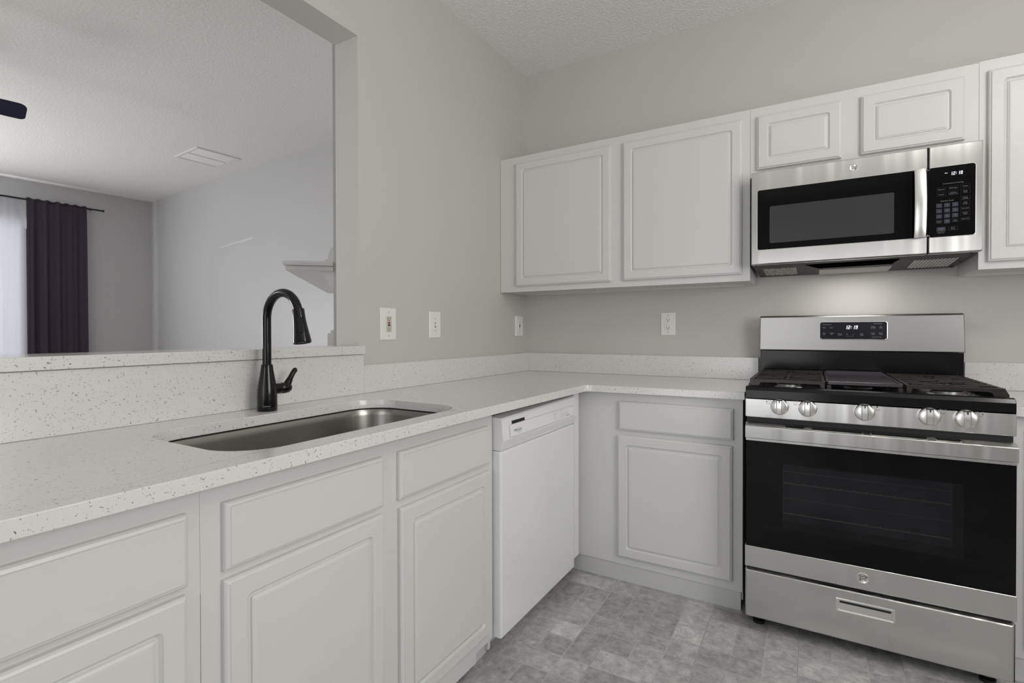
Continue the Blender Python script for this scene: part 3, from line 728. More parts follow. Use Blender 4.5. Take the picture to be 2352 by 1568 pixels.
hb = part('door_handle', bm, M_steel, od, label='flat stainless steel bar handle')
def FSL(u, v, w_): # sloping top surface: v 0..1 front to back
    return Vector((u, -0.7585 + 0.0255*v - w_*0.42, 0.8035 + 0.012*v + w_*0.9))
bm = NB(); bmr = NB()
for a, b_ in ((1.529, 1.586), (1.615, 1.764), (1.794, 1.943), (1.971, 2.030)):
    n_ = [(a, .22), (b_, .22), (b_+.003, .45), (b_, .72), (a, .72), (a-.003, .45)]
    bm.faces.new([bm.verts.new(FSL(u, v, 0.0006)) for u, v in n_])
    n2 = [(a-.003, .10), (b_+.003, .10), (b_+.007, .45), (b_+.003, .84), (a-.003, .84), (a-.007, .45)]
    vo = [bmr.verts.new(FSL(u, v, 0.0004)) for u, v in n2]; vi = [bmr.verts.new(FSL(u, v, 0.0012)) for u, v in n_]
    for i in range(6): bmr.faces.new((vo[i], vo[(i+1) % 6], vi[(i+1) % 6], vi[i]))
pieces('vent_slot', bm, M_black, od); pieces('slot_rim', bmr, M_knob, od)
# inner window with wire racks glimpsed behind the glass
def F3(u, v, w_): return Vector((u, -0.7475-w_, v))
bm = NB(); rrq(bm, F3, 1.516, 2.040, 0.421, 0.669, 0.0003, .012)
wn = flat('oven_window', bm, mat('window_border', (0.008, 0.0075, 0.009), 0.06, var=0.1, spec=0.17), od)
bm = NB(); rrq(bm, F3, 1.518, 2.013, 0.455, 0.664, 0.0005, .004)
wi = flat('window_mesh', bm, M_window, od)
for v, t_ in ((0.597, .0013), (0.483, .0016), (0.641, .0006), (0.541, .0006)):
    bm = NB(); quad(bm, F3, 1.520, 2.008, v-t_, v+t_, 0.0007)
    if t_ > .001:
        for k in range(12): quad(bm, F3, 1.545+k*0.039, 1.5475+k*0.039, v+t_, v+.005, 0.0007)
    flat('oven_rack_wire', bm, M_rack, od)
# round maker emblem on the bottom trim and its twin on the microwave
def emblem(x, y, z, r_, parent):
    bm = NB()
    lathe(bm, [(r_, 0), (r_, 0.0012), (r_*0.93, 0.0018), (r_*0.86, 0.0011), (r_*0.1, 0.0011)], (x, y, z), 'y-', 36)
    nf = len(bm.faces); Fe = lambda u, v, w_: Vector((x+u, y-w_, z+v))
    text(bm, Fe, 'GE', 0.0, 0.0, r_*1.02, 0.0016, shear=0.35)
    for k in range(4):
        a = R(45+90*k); ring(bm, Fe, r_*0.66*math.cos(a), r_*0.66*math.sin(a), r_*0.17, r_*0.05, 0.0016)
    me_f = list(bm.faces)[nf:]
    for f in me_f: f.material_index = 1
    part('emblem', bm, [M_knob, M_steeld], parent)
emblem(1.7685, -0.7497, 0.296, 0.0185, od)
# storage drawer
bm = NB(); loops(bm, Fd, SX0, SX1-0.001, 0.056, 0.2425, [(0, 0.705, .004), (0, 0.738, .004), (0.003, 0.746, .004), (0.007, 0.7482, .004)])
dr = part('storage_drawer', bm, M_steel, t)
bm = NB(); loops(bm, Fd, 1.688, 1.861, 0.159, 0.207, [(0, 0.7480, .004), (0, 0.7505, .004), (0.0025, 0.7515, .003), (0.006, 0.7505, .003), (0.0085, 0.7488, .002)], back=False, cap=False)
hr = part('recessed_handle', bm, M_knob, dr)
bm = NB()
a = [bm.verts.new(p) for p in ((1.6965, -0.7488, 0.1675), (1.8525, -0.7488, 0.1675), (1.8525, -0.7488, 0.1985), (1.6965, -0.7488, 0.1985))]
bm.faces.new(a)
part('handle_scoop', bm, M_knob, dr)
bm = NB(); quad(bm, FB(0), 1.700, 1.850, 0.1915, 0.1985, 0.7492)
flat('handle_slot', bm, M_black, dr)
part('side_rail', bx(SX1-0.003, SX1+0.001, -0.738, -0.706, 0.057, 0.240), M_black, dr)
# levelling legs
for x, y in ((1.43, -0.66), (2.12, -0.66), (1.43, -0.12), (2.12, -0.12)):
    part('levelling_leg', lathe(NB(), [(0.022, 0.0008), (0.022, 0.012), (0.012, 0.016), (0.012, 0.041)], (x, y, 0), n=16), M_black, t)
# backguard
bm = NB()
box(bm, SX0+0.001, SX1+0.004, -0.078, -0.035, 0.93, 1.080)
part('rear_riser', bm, M_enamel, t, bevel=0.002, seg=1)
bm = NB()
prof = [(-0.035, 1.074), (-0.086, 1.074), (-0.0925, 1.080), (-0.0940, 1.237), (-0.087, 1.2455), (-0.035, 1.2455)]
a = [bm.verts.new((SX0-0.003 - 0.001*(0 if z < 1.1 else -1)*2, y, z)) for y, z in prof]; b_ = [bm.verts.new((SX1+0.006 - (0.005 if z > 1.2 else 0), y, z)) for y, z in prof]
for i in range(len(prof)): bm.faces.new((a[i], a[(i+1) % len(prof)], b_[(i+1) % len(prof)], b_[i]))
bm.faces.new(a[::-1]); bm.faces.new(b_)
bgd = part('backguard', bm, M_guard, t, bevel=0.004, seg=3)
def FG(u, v, w_):  # sloped face of the backguard
    k = (v-1.08)/(1.237-1.08); return Vector((u, -0.0925 - 0.0015*k - w_, v))
bm = NB(); loops(bm, FG, 1.643, 1.905, 1.129, 1.214, [(0, 0.0002, .010), (0, 0.001, .010), (0.0022, 0.0016, .009), (0.0030, 0.0006, .009)], back=False, cap=False)
part('display_bezel', bm, M_knob, bgd)
bm = NB(); rrq(bm, FG, 1.6455, 1.9025, 1.1315, 1.2115, 0.0007, .008)
dsp = flat('oven_display', bm, M_disp, bgd)
bm = NB(); digits(bm, FG, '12:19', 1.7440, 1.179, 0.0165, 0.0012, sh=0.16, t=.0031)
flat('clock_digits', bm, M_led, bgd)
words_('panel_lettering', FG, (('Bake', 1.662, 1.186, .0058), ('Start', 1.691, 1.186, .0058), ('Broil', 1.662, 1.1595, .0055), ('Hi/Lo', 1.662, 1.154, .0042), ('Cancel', 1.692, 1.161, .0055), ('Off', 1.692, 1.155, .0055),
                   ('Steam', 1.7245, 1.1575, .0055), ('Clean', 1.7245, 1.1515, .0055), ('+', 1.7520, 1.1550, .011), ('-', 1.7765, 1.1555, .013), ('Oven', 1.8085, 1.1570, .0055), ('Light', 1.8085, 1.1510, .0055),
                   ('Timer', 1.851, 1.190, .0055), ('On/Off', 1.851, 1.184, .0055), ('Set', 1.880, 1.190, .0055), ('Clock', 1.880, 1.184, .0055), ('Cook', 1.851, 1.1605, .0055), ('Time', 1.851, 1.1545, .0055),
                   ('Delay', 1.880, 1.1605, .0055), ('Time', 1.880, 1.1545, .0055), ('Cooking Options', 1.6725, 1.2005, .0048), ('Oven Settings', 1.869, 1.2035, .0048), ('Automatic Oven', 1.866, 1.1425, .0048), ('Hold 3 sec to lock', 1.764, 1.146, .0032)), M_print, bgd, 0.0012, 1.12)
# burners under the grates
for x, y, r_ in ((1.53, -0.555, .042), (1.53, -0.25, .035), (2.03, -0.555, .048), (2.03, -0.25, .038), (1.775, -0.40, .040)):
    bm = NB(); lathe(bm, [(r_*1.25, 0), (r_*1.2, 0.006), (r_, 0.010), (r_*0.98, 0.018), (r_*0.2, 0.018)], (x, y, 0.9365), n=28)
    bu = part('burner', bm, M_burner, ck)
    part('burner_cap', lathe(NB(), [(r_*0.92, 0), (r_*0.96, 0.004), (r_*0.85, 0.007), (r_*0.1, 0.008)], (x, y, 0.9548), n=28), M_black, bu)
# cast-iron grates
def grate(x0, x1, yf, yb, lx, rx):
    bm = NB(); zt_ = 0.982; th = 0.0062
    def bar(p, q, w_=th, h=0.0065):
        p = Vector(p); q = Vector(q); d = (q-p); d.z = 0; d.normalize(); nn = Vector((-d.y, d.x, 0))*w_/2
        vs = []
        for P in (p, q):
            for s, zz, k in ((1, -h, 0.9), (1, -0.002, 1), (0.55, 0, 1), (-0.55, 0, 1), (-1, -0.002, 1), (-1, -h, 0.9)):
                vs.append(bm.verts.new(P + nn*s*k + Vector((0, 0, zz))))
        for i in range(6): bm.faces.new((vs[i], vs[(i+1) % 6], vs[6+(i+1) % 6], vs[6+i]))
        bm.faces.new(vs[:6][::-1]); bm.faces.new(vs[6:])
    # outer frame
    bar((x0, yf, zt_), (x1, yf, zt_), .009, .013); bar((x0, yb, zt_), (x1, yb, zt_), .009, .013)
    bar((x0+.004, yf, zt_), (x0+.004, yb, zt_), .009, .013); bar((x1-.004, yf, zt_), (x1-.004, yb, zt_), .009, .013)
    n_ = 9
    cxm = (x0+x1)/2
    for i in range(1, n_):
        y = yf + (yb-yf)*i/n_
        gap = 0.030 if i in (2, 7) else 0.0
        if gap:
            bar((x0, y, zt_), (cxm-gap, y, zt_)); bar((cxm+gap, y, zt_), (x1, y, zt_))
        else: bar((x0, y, zt_), (x1, y, zt_))
        # outer ends roll over the edge
        xe, sgn = (x0, -1) if lx else (x1, 1)
        box(bm, min(xe, xe+sgn*0.010), max(xe, xe+sgn*0.010), y-0.0036, y+0.0036, zt_-0.024, zt_-0.003)
    for cy in (yf+(yb-yf)*0.235, yf+(yb-yf)*0.765):
        for sx in (-1, 1):
            for sy in (-1, 1): bar((cxm+sx*0.018, cy+sy*0.014, zt_+.0030), (cxm+sx*(x1-x0)*0.44, cy+sy*0.100, zt_+.0030), .0060)
        bar((cxm, cy-0.02, zt_+.0004), (cxm, cy-0.110, zt_+.0025), .0070); bar((cxm, cy+0.02, zt_+.0004), (cxm, cy+0.110, zt_+.0025), .0070)
    # front legs, broad at the outer corner
    for xe, s, wide in ((x0, 1, lx), (x1, -1, rx)):
        w1 = 0.034 if wide else 0.016
        for yy in (yf, yb):
            pts_ = [(xe, zt_-0.002), (xe+s*w1*1.25, zt_-0.004), (xe+s*w1, zt_-0.012), (xe+s*w1*0.55, 0.9385), (xe - (0.006*s if wide else 0), 0.9385), (xe-(0.010*s if wide else 0), 0.960)]
            F_ = lambda u, v, w_: Vector((u, yy-0.004+w_, v))
            prism(bm, pts_ if s < 0 else pts_, 0, 0.009, F_)
    return bm
part('grate', grate(1.404, 1.654, -0.690, -0.125, True, False), M_iron, t, label='left cast iron burner grate')
part('grate', grate(1.897, 2.152, -0.690, -0.125, False, True), M_iron, t, label='right cast iron burner grate')
# griddle on the centre
bm = NB()
F = FH(0)
loops(bm, F, 1.6595, 1.8885, -0.692, -0.128, [(0.006, 0.9685, .006), (0, 0.972, .008), (0, 0.982, .008), (0.002, 0.983, .007), (0.007, 0.983, .006), (0.010, 0.9765, .006), (0.014, 0.976, .005)])
box(bm, 1.668, 1.880, -0.146, -0.134, 0.976, 0.987)
gd = part('griddle', bm, M_griddle, t, label='flat iron griddle over the centre burner')
bm = NB()
for xa, xb in ((1.660, 1.674), (1.874, 1.888)): box(bm, xa, xb, -0.690, -0.680, 0.9385, 0.969); box(bm, xa, xb, -0.142, -0.132, 0.9385, 0.969)
pieces('griddle_foot', bm, M_iron, gd, bevel=0.001, seg=1)

# ---------------------------------------------------------------- microwave
t = thing('microwave', 'stainless steel over-the-range microwave hung below the short wall cabinet', 'microwave', (1.765, -0.2, 1.445))
MX0, MX1 = 1.377, 2.1555; MF = -0.417
part('casing', bx(MX0+0.002, MX1-0.010, -0.372, -0.004, 1.473, 1.8765), M_steeld, t)
bm = NB(); loops(bm, FB(0), MX0, 1.9945, 1.4655, 1.8755, [(0, 0.3725, .003), (0, 0.410, .003), (0.0015, 0.415, .003), (0.004, 0.417, .003)])
md = part('door', bm, M_steel, t)
bm = NB(); loops(bm, FB(0), 1.9975, MX1, 1.4655, 1.8755, [(0, 0.3725, .003), (0, 0.410, .003), (0.0015, 0.415, .003), (0.004, 0.417, .003)])
cp_ = part('control_panel', bm, M_steel, t)
part('seam', bx(1.9946, 1.9974, -0.4155, -0.380, 1.4665, 1.8745), M_black, t)
def FM(u, v, w_): return Vector((u, MF-w_, v))
bm = NB()
def half_round(u0, u1, v0, v1, r, w_, left):
    p = rr(u0, u1, v0, v1, r); q = []
    for u, v in p:
        if left and u > (u0+u1)/2: q.append((u1, v1 if v > (v0+v1)/2 else v0))
        elif (not left) and u < (u0+u1)/2: q.append((u0, v1 if v > (v0+v1)/2 else v0))
        else: q.append((u, v))
    r_ = []
    for z in q:
        if not r_ or (abs(z[0]-r_[-1][0]) + abs(z[1]-r_[-1][1])) > 1e-6: r_.append(z)
    return [FM(u, v, w_) for u, v in r_]
bm.faces.new([bm.verts.new(p) for p in half_round(1.4025, 1.9945, 1.5300, 1.7930, .008, 0.0006, True)])
gl = flat('door_glass', bm, M_glass, md)
bm = NB(); rrq(bm, FM, 1.4505, 1.8905, 1.5565, 1.7175, 0.0009, .006)
flat('viewing_window', bm, M_mwwin, md)
bm = NB(); bm.faces.new([bm.verts.new(p) for p in half_round(1.9975, 2.1335, 1.5280, 1.7935, .009, 0.0006, False)])
kpd = flat('keypad', bm, M_glass, cp_)
# thin bright rims round the glass
bmr = NB()
def rim(u0, u1, v0, v1, r, t_):
    a = rr(u0, u1, v0, v1, r); b2 = rr(u0-t_, u1+t_, v0-t_, v1+t_, r+t_); n = len(a)
    A_ = [bmr.verts.new(FM(u, v, 0.0008)) for u, v in a]; B_ = [bmr.verts.new(FM(u, v, 0.0003)) for u, v in b2]
    for i in range(n):
        if abs(a[i][0]-u1) < 1e-6 and abs(a[(i+1) % n][0]-u1) < 1e-6 and u1 < 2.0: continue
        if abs(a[i][0]-u0) < 1e-6 and abs(a[(i+1) % n][0]-u0) < 1e-6 and u0 > 1.9: continue
        bmr.faces.new((A_[i], A_[(i+1) % n], B_[(i+1) % n], B_[i]))
rim(1.4025, 1.9935, 1.5300, 1.7930, .008, .0014)
part('glass_rim', bmr, M_knob, md)
bmr = NB(); rim(1.9985, 2.1335, 1.5280, 1.7935, .009, .0014)
part('keypad_rim', bmr, M_knob, cp_)
# handle: bowed flat bar
bm = NB()
rows = []
for k in range(13):
    f = k/12; v = 1.529 + (1.790-1.529)*f; bow = 0.030 + 0.013*math.sin(math.pi*f)
    if k in (0, 12): bow = 0.026
    rows.append([bm.verts.new((u, MF-b2, v)) for u, b2 in ((1.951, bow-0.010), (1.950, bow-0.002), (1.954, bow), (1.982, bow), (1.986, bow-0.002), (1.985, bow-0.010))])
for r0, r1 in zip(rows, rows[1:]):
    for i in range(6): bm.faces.new((r0[i], r0[(i+1) % 6], r1[(i+1) % 6], r1[i]))
bm.faces.new(rows[0][::-1]); bm.faces.new(rows[-1])
for v0 in (1.532, 1.772): box(bm, 1.955, 1.981, MF-0.024, MF-0.0008, v0, v0+0.015)
part('door_handle', bm, M_knob, md, sharp=30)
emblem(1.757, MF, 1.8365, 0.0145, md)
bm = NB(); digits(bm, FM, '12:18', 2.0605, 1.7575, 0.0125, 0.0011, sh=0.05, t=.0021)
quad(bm, FM, 2.0445, 2.0525, 1.7665, 1.7685, 0.0011)
flat('clock_digits', bm, M_led, cp_)
bmk = NB(); bml = NB(); bmo = NB()
keys = [['1', '2', '3'], ['4', '5', '6'], ['7', '8', '9'], [None, '0', None]]
for r_ in range(4):
    for c_ in range(3):
        k = keys[r_][c_]
        u = 2.0285 + c_*0.0236; v = 1.6465 - r_*0.0204
        if k:
            rrq(bmk, FM, u-0.0088, u+0.0088, v-0.0078, v+0.0078, 0.0009, .0015); text(bml, FM, k, u, v, 0.0085, 0.0012)
rrq(bmk, FM, 2.0215, 2.0480, 1.5490, 1.5645, 0.0009, .0015)
pieces('number_key', bmk, M_key, cp_, recalc=False)
for s, u, v, z in (('Convenience Cooking', 2.069, 1.7280, .0058), ('Express Cook', 2.052, 1.6630, .0058), ('Popcorn', 2.035, 1.7075, .0052), ('Beverage', 2.070, 1.7095, .0052), ('Potato', 2.1045, 1.7115, .0052),
                   ('Reheat', 2.035, 1.6880, .0052), ('Defrost', 2.070, 1.6920, .0048), ('Weight/Time', 2.070, 1.6870, .0044), ('Cook', 2.1045, 1.6935, .0048), ('Time', 2.1045, 1.6885, .0048),
                   ('Timer', 2.1045, 1.6695, .0048), ('On/Off', 2.1045, 1.6645, .0048), ('Add', 2.1045, 1.6505, .0048), ('30 Sec', 2.1045, 1.6455, .0048), ('Turntable', 2.1045, 1.6285, .0050),
                   ('Surface', 2.1045, 1.6125, .0048), ('Light', 2.1045, 1.6075, .0048), ('Vent Fan', 2.1045, 1.5890, .0052), ('Power', 2.0285, 1.5880, .0050), ('Level', 2.0285, 1.5830, .0050),
                   ('Set', 2.0757, 1.5885, .0050), ('Clock', 2.0757, 1.5835, .0050), ('Cancel', 2.0348, 1.5600, .0052), ('Off', 2.0348, 1.5540, .0052), ('Lock Controls', 2.0348, 1.5460, .0036), ('Hold 3 Sec', 2.0348, 1.5420, .0036),
                   ('Start', 2.0695, 1.5605, .0052), ('Pause', 2.0695, 1.5550, .0052)):
    text(bml, FM, s, u, v, z*1.15, 0.0012)
flat('key_lettering', bml, M_key_print, cp_)
for u0, u1, v0, v1 in ((2.0215, 2.0485, 1.7005, 1.7150), (2.0215, 2.0485, 1.6810, 1.6955), (2.0560, 2.0835, 1.7025, 1.7165), (2.0560, 2.0835, 1.6820, 1.6975), (2.0910, 2.1180, 1.7050, 1.7185), (2.0910, 2.1180, 1.6850, 1.6990),
                       (2.0910, 2.1180, 1.6605, 1.6745), (2.0910, 2.1180, 1.6415, 1.6550), (2.0910, 2.1180, 1.6225, 1.6345), (2.0910, 2.1180, 1.6030, 1.6175), (2.0910, 2.1180, 1.5830, 1.5950),
                       (2.0560, 2.0835, 1.5500, 1.5650), (2.0205, 2.0370, 1.5790, 1.5925), (2.0670, 2.0845, 1.5800, 1.5925)):
    outline(bmo, FM, u0, u1, v0, v1, 0.0004, 0.0010)
flat('key_outline_print', bmo, mat('faint_outline', (0.035, 0.035, 0.04), 0.4, var=0.0), cp_)
# underside: sloping pan with filters and a lamp lens
def FU(u, v, w_):  # v = world y; slopes down towards the wall
    return Vector((u, v, 1.4665 - 0.0205*(v+0.40)/0.37 - w_))
bm = NB()
a = [bm.verts.new(FU(u, v, 0)) for u, v in ((MX0+0.001, -0.400), (MX1-0.010, -0.400), (2.140, -0.030), (1.385, -0.030))]
b_ = [bm.verts.new((p.co.x, p.co.y, 1.4728)) for p in a]
for i in range(4): bm.faces.new((a[i], a[(i+1) % 4], b_[(i+1) % 4], b_[i]))
bm.faces.new(a); bm.faces.new(b_[::-1])
un = part('bottom_pan', bm, M_steeld, t)
bm = NB(); loops(bm, FU, 1.414, 1.550, -0.285, -0.080, [(0, 0.0003, .003), (0.004, 0.0022, .003), (0.007, 0.0012, .003)], back=False)
part('grease_filter', bm, M_fmesh, un, label='grey mesh grease filter on the left')
bm = NB(); loops(bm, FU, 1.975, 2.115, -0.285, -0.080, [(0, 0.0003, .003), (0.004, 0.0022, .003), (0.007, 0.0012, .003)], back=False)
part('grease_filter', bm, M_filter, un, label='ribbed grease filter on the right')
bm = NB()
pts_ = [(1.585, -0.330), (1.920, -0.345), (1.905, -0.225), (1.635, -0.215)]
prism(bm, pts_, 0.0002, 0.0012, FU)
part('vent_louver', bm, mat('louver_recess_shade', (0.003, 0.003, 0.003), 0.8, spec=0.0), un)  # flat panel; its black puts in the shade of the deep recess
bm = NB(); loops(bm, FU, 1.640, 1.910, -0.170, -0.055, [(0, 0.0002, .003), (0, 0.004, .003), (0.004, 0.006, .003)], back=False)
part('lamp_lens', bm, mat('lamp_lens_plastic', (0.55, 0.55, 0.53), 0.25, var=0.05), un)
bm = NB()
for u, v in ((1.392, -0.375), (1.392, -0.20), (1.394, -0.06), (2.133, -0.37), (2.134, -0.19), (2.131, -0.06)): lathe(bm, [(0.006, 0), (0.004, -0.003)], tuple(FU(u, v, 0.0)), n=10)
pieces('rivet', bm, M_black, un)
bm = NB()
for a in ((1.567, 1.588, -0.13, -0.125), (1.585, 1.588, -0.23, -0.125), (1.935, 1.938, -0.23, -0.13), (1.935, 1.958, -0.135, -0.13), (1.40, 1.56, -0.078, -0.073), (1.97, 2.12, -0.078, -0.073), (2.118, 2.122, -0.285, -0.075)):
    quad(bm, FU, *a, 0.0006)
pieces('latch_slot', bm, M_black, un, recalc=False)
l = bpy.data.lights.new('surface_lamp', 'AREA'); l.shape = 'RECTANGLE'; l.size = 0.24; l.size_y = 0.07; l.energy = HOOD_W; l.color = (1, 0.96, 0.92)
lo = bpy.data.objects.new('surface_lamp', l); C.objects.link(lo); lo.location = (1.775, -0.19, 1.438); lo.rotation_euler = (0, 0, 0); lo.parent = None

# ---------------------------------------------------------------- wall plates
def plate(name, F, u0, u1, v0, v1, label, cat, kind, loc):
    t = thing(name, label, cat, loc, 'white wall plates above the counter')
    pl = part('cover_plate', loops(NB(), F, u0, u1, v0, v1, [(0, 0.0003, .002), (0, 0.003, .002), (0.003, 0.0058, .002)]), M_whitep, t)
    cu, cv = (u0+u1)/2, (v0+v1)/2; W_ = (u1-u0)
    bm = NB()
    for s in (-1, 1): disc(bm, F, cu, cv + s*(v1-v0)*(0.37 if kind != 'switch' else 0.235), 0.0030, 0.0061, n=10)
    pieces('screw', bm, M_screw if kind != 'plain' else M_inkl, t, recalc=False)
    if kind == 'switch':
        part('toggle_slot', loops(NB(), F, cu-0.005, cu+0.005, cv-0.013, cv+0.013, [(0, 0.0055, .001), (0, 0.0068, .001), (0.001, 0.0068, .001)]), M_inkl, t)
        bm = NB()
        a = [bm.verts.new(F(cu+x, cv+z, w_)) for x, z, w_ in ((-.0038, -.002, .006), (.0038, -.002, .006), (.0038, .009, .006), (-.0038, .009, .006), (-.0032, -.013, .015), (.0032, -.013, .015), (.0032, -.007, .017), (-.0032, -.007, .017))]
        for f in ((0, 1, 5, 4), (1, 2, 6, 5), (2, 3, 7, 6), (3, 0, 4, 7), (4, 5, 6, 7), (3, 2, 1, 0)): bm.faces.new([a[i] for i in f])
        part('toggle', bm, M_whitep, t)
        return t
    hw, hh = 0.0170, 0.0345
    dv = part('receptacle', loops(NB(), F, cu-hw, cu+hw, cv-hh, cv+hh, [(0, 0.0050, .003), (0, 0.0072, .003), (0.0012, 0.0080, .003)]), M_almond if kind == 'almond' else M_whitep, t)
    bm = NB()
    for s in (-1, 1):
        c = cv + s*0.0215
        for du in (-0.0064, 0.0064): quad(bm, F, cu+du-0.0012, cu+du+0.0012, c-0.002, c+0.006, 0.0083)
        disc(bm, F, cu, c-0.0072, 0.0026, 0.0083, n=12)
    pieces('socket_slot', bm, M_black, dv, recalc=False)
    for z, m_ in ((0.0048, M_red if kind == 'almond' else (M_black if kind == 'dark' else M_whitep)), (-0.0052, M_whitep if kind == 'plain' else M_black)):
        part('test_button', loops(NB(), F, cu-0.0066, cu+0.0066, cv+z-0.0032, cv+z+0.0032, [(0, 0.0078, .001), (0, 0.0092, .001), (0.0005, 0.0096, .001)]), m_, dv)
    return t
plate('electrical_outlet', FL(0), -1.315, -1.219, 1.135, 1.276, 'white wall plate outlet with red and black buttons, nearest the pass-through on the left wall', 'outlet', 'almond', (0, -1.267, 1.135))
plate('light_switch', FL(0), -0.988, -0.902, 1.141, 1.270, 'white toggle light switch on the left wall between the two outlets', 'switch', 'switch', (0, -0.945, 1.141))
plate('electrical_outlet', FL(0), -0.150, -0.059, 1.144, 1.271, 'white outlet with two dark buttons on the left wall, close to the corner', 'outlet', 'dark', (0, -0.105, 1.144))
plate('electrical_outlet', FB(0), 0.8725, 0.953, 1.149, 1.277, 'plain white outlet on the back wall below the wall cabinet', 'outlet', 'plain', (0.912, 0, 1.149))

# ---------------------------------------------------------------- living room things
# curtain rod and curtains in front of the far window
def rodp(s, off, z): p = farp(s, off); return Vector((p.x, p.y, z))
t = thing('curtain_rod', 'thin black curtain rod across the far living room wall', 'curtain rod', tuple(rodp(1.7, 0.085, 2.60)))
part('rod', tube(NB(), [rodp(0.520, 0.085, 2.612), rodp(2.9, 0.085, 2.612)], 0.009, 10), M_rod, t)
part('end_cap', tube(NB(), [rodp(0.508, 0.085, 2.612), rodp(0.522, 0.085, 2.612)], 0.013, 12), M_rod, t)
bm = NB(); tube(bm, [rodp(0.62, 0.0, 2.612), rodp(0.62, 0.085, 2.612)], 0.006, 8); tube(bm, [rodp(2.8, 0.0, 2.612), rodp(2.8, 0.085, 2.612)], 0.006, 8)
pieces('bracket', bm, M_rod, t)
def curtain(s0, s1, z0, z1, amp, waves, off, th, seedv, taper=0.0):
    rnd = random.Random(seedv); bm = NB(); nu, nz = 110, 26; ph = [rnd.uniform(0, 6.28) for _ in range(4)]
    g = [[], []]
    for side in (0, 1):
        for j in range(nz+1):
            fz = j/nz; z = z0 + (z1-z0)*fz; row = []
            for i in range(nu+1):
                f = i/nu
                s = s0 + (s1-s0)*f + taper*(1-fz)*(0.5-f)
                wv = math.sin(2*math.pi*waves*f + ph[0] + 0.5*math.sin(3*f+ph[1])) + 0.45*math.sin(2*math.pi*waves*2.3*f + ph[2] + 0.6*fz)
                a = amp*(0.55 + 0.45*(1-fz)) * (1.0 + 0.3*math.sin(5*f+ph[3]))
                if fz > 0.95: a *= 0.6
                p = farp(s, off + a*wv + side*th); row.append(bm.verts.new((p.x, p.y, z + (0.006*math.sin(2*math.pi*waves*1.5*f) if j == nz else 0))))
            g[side].append(row)
    for side in (0, 1):
        for j in range(nz):
            for i in range(nu):
                q = (g[side][j][i], g[side][j][i+1], g[side][j+1][i+1], g[side][j+1][i]); bm.faces.new(q if side else q[::-1])
    for j in range(nz):
        for i in (0, nu): bm.faces.new((g[0][j][i], g[1][j][i], g[1][j+1][i], g[0][j+1][i]))
    for i in range(nu):
        for j in (0, nz): bm.faces.new((g[0][j][i], g[0][j][i+1], g[1][j][i+1], g[1][j][i]))
    return bm
t = thing('curtain', 'dark plum curtain panel hanging on the far living room wall', 'curtain', tuple(rodp(0.93, 0.085, 0.03)))
part('cloth', curtain(0.672, 1.186, 0.03, 2.630, 0.016, 4.3, 0.085, 0.004, 3, taper=-0.01), M_curt, t, sharp=70)
part('lining', curtain(1.150, 1.215, 0.03, 2.30, 0.004, 1.0, 0.062, 0.003, 5), M_lining, t, sharp=70)
t = thing('curtain', 'sheer white curtain panel left of the dark plum one', 'curtain', tuple(rodp(1.6, 0.085, 0.03)))
part('cloth', curtain(1.190, 2.66, 0.03, 2.626, 0.015, 9.0, 0.080, 0.0015, 11), M_sheer, t, sharp=70)
# ceiling vent
t = thing('ceiling_vent', 'white rectangular air vent grille in the living room ceiling', 'vent', (-3.33, -0.21, H))
vc = Vector((-3.338, -0.214)); vd = SIDE.normalized(); vn = Vector((-vd.y, vd.x))
def FV(u, v, w_): p = vc + vd*u + vn*v; return Vector((p.x, p.y, H - w_))
bm = NB()
for a in ((-.22, .22, -.195, -.170), (-.22, .22, .170, .195), (-.22, -.195, -.170, .170), (.195, .22, -.170, .170), (-.006, .006, -.170, .170)):
    loops(bm, FV, *a, [(0, 0.0002, .001), (0, 0.006, .001), (0.002, 0.008, .001)])
part('frame', bm, M_mantel, t)
bm = NB()
for k in range(30):
    u = -0.168 + k*0.0113
    vs = [bm.verts.new(FV(v, u+du, w_)) for v in (-0.194, 0.194) for du, w_ in ((0, 0.001), (0.0050, 0.0065), (0.0060, 0.0060), (0.001, 0.0005))]
    for f in ((0, 1, 2, 3), (7, 6, 5, 4), (0, 4, 5, 1), (1, 5, 6, 2), (2, 6, 7, 3), (3, 7, 4, 0)): bm.faces.new([vs[i] for i in f])
part('slats', bm, M_mantel, t)
bm = NB(); quad(bm, FV, -.197, .197, -.172, .172, 0.0003)
flat('duct_opening', bm, mat('duct_shadow', (0.14, 0.14, 0.14), 0.8), t)
# corner fireplace with mantel shelf, seen end-on past the jamb
u_ = Vector((-0.683, 0.730)); n_ = Vector((-0.730, -0.683))     # along the face, out of the face
Nn = Vector((-0.612, -1.045)); Ff = Nn + u_*1.60
t = thing('fireplace', 'pale painted corner fireplace with a white mantel shelf seen past the jamb', 'fireplace', (-1.0, -0.3, 0))
endp = Nn - n_*0.0
pts_ = [(Nn.x, Nn.y), (Ff.x, Ff.y), (Ff.x, 0.08), (WT-0.005, -0.015), (WT-0.005, Nn.y+0.44)]
part('chimney_breast', prism(NB(), pts_, 0, H-0.001), M_breast, t)
def FF(u, v, w_): p = Nn + u_*u + n_*w_; return Vector((p.x, p.y, v))
bm = NB()
def shelf(z0, z1, d, ov):
    loops(bm, lambda u, v, w_: FF(u, w_, v), -ov, 1.60+ov*0.2, 0.0, d, [(0, z0, .001), (-0.0, z0+.001, .002), (-0.004, (z0+z1)/2, .004), (0, z1-.001, .002), (0.002, z1, .001)])
shelf(1.524, 1.547, 0.250, 0.03); shelf(1.511, 1.523, 0.238, 0.02); shelf(1.497, 1.511, 0.236, 0.02)
part('mantel_shelf', bm, M_mantel, t)
bm = NB()   # crown moulding stepping in below the shelf
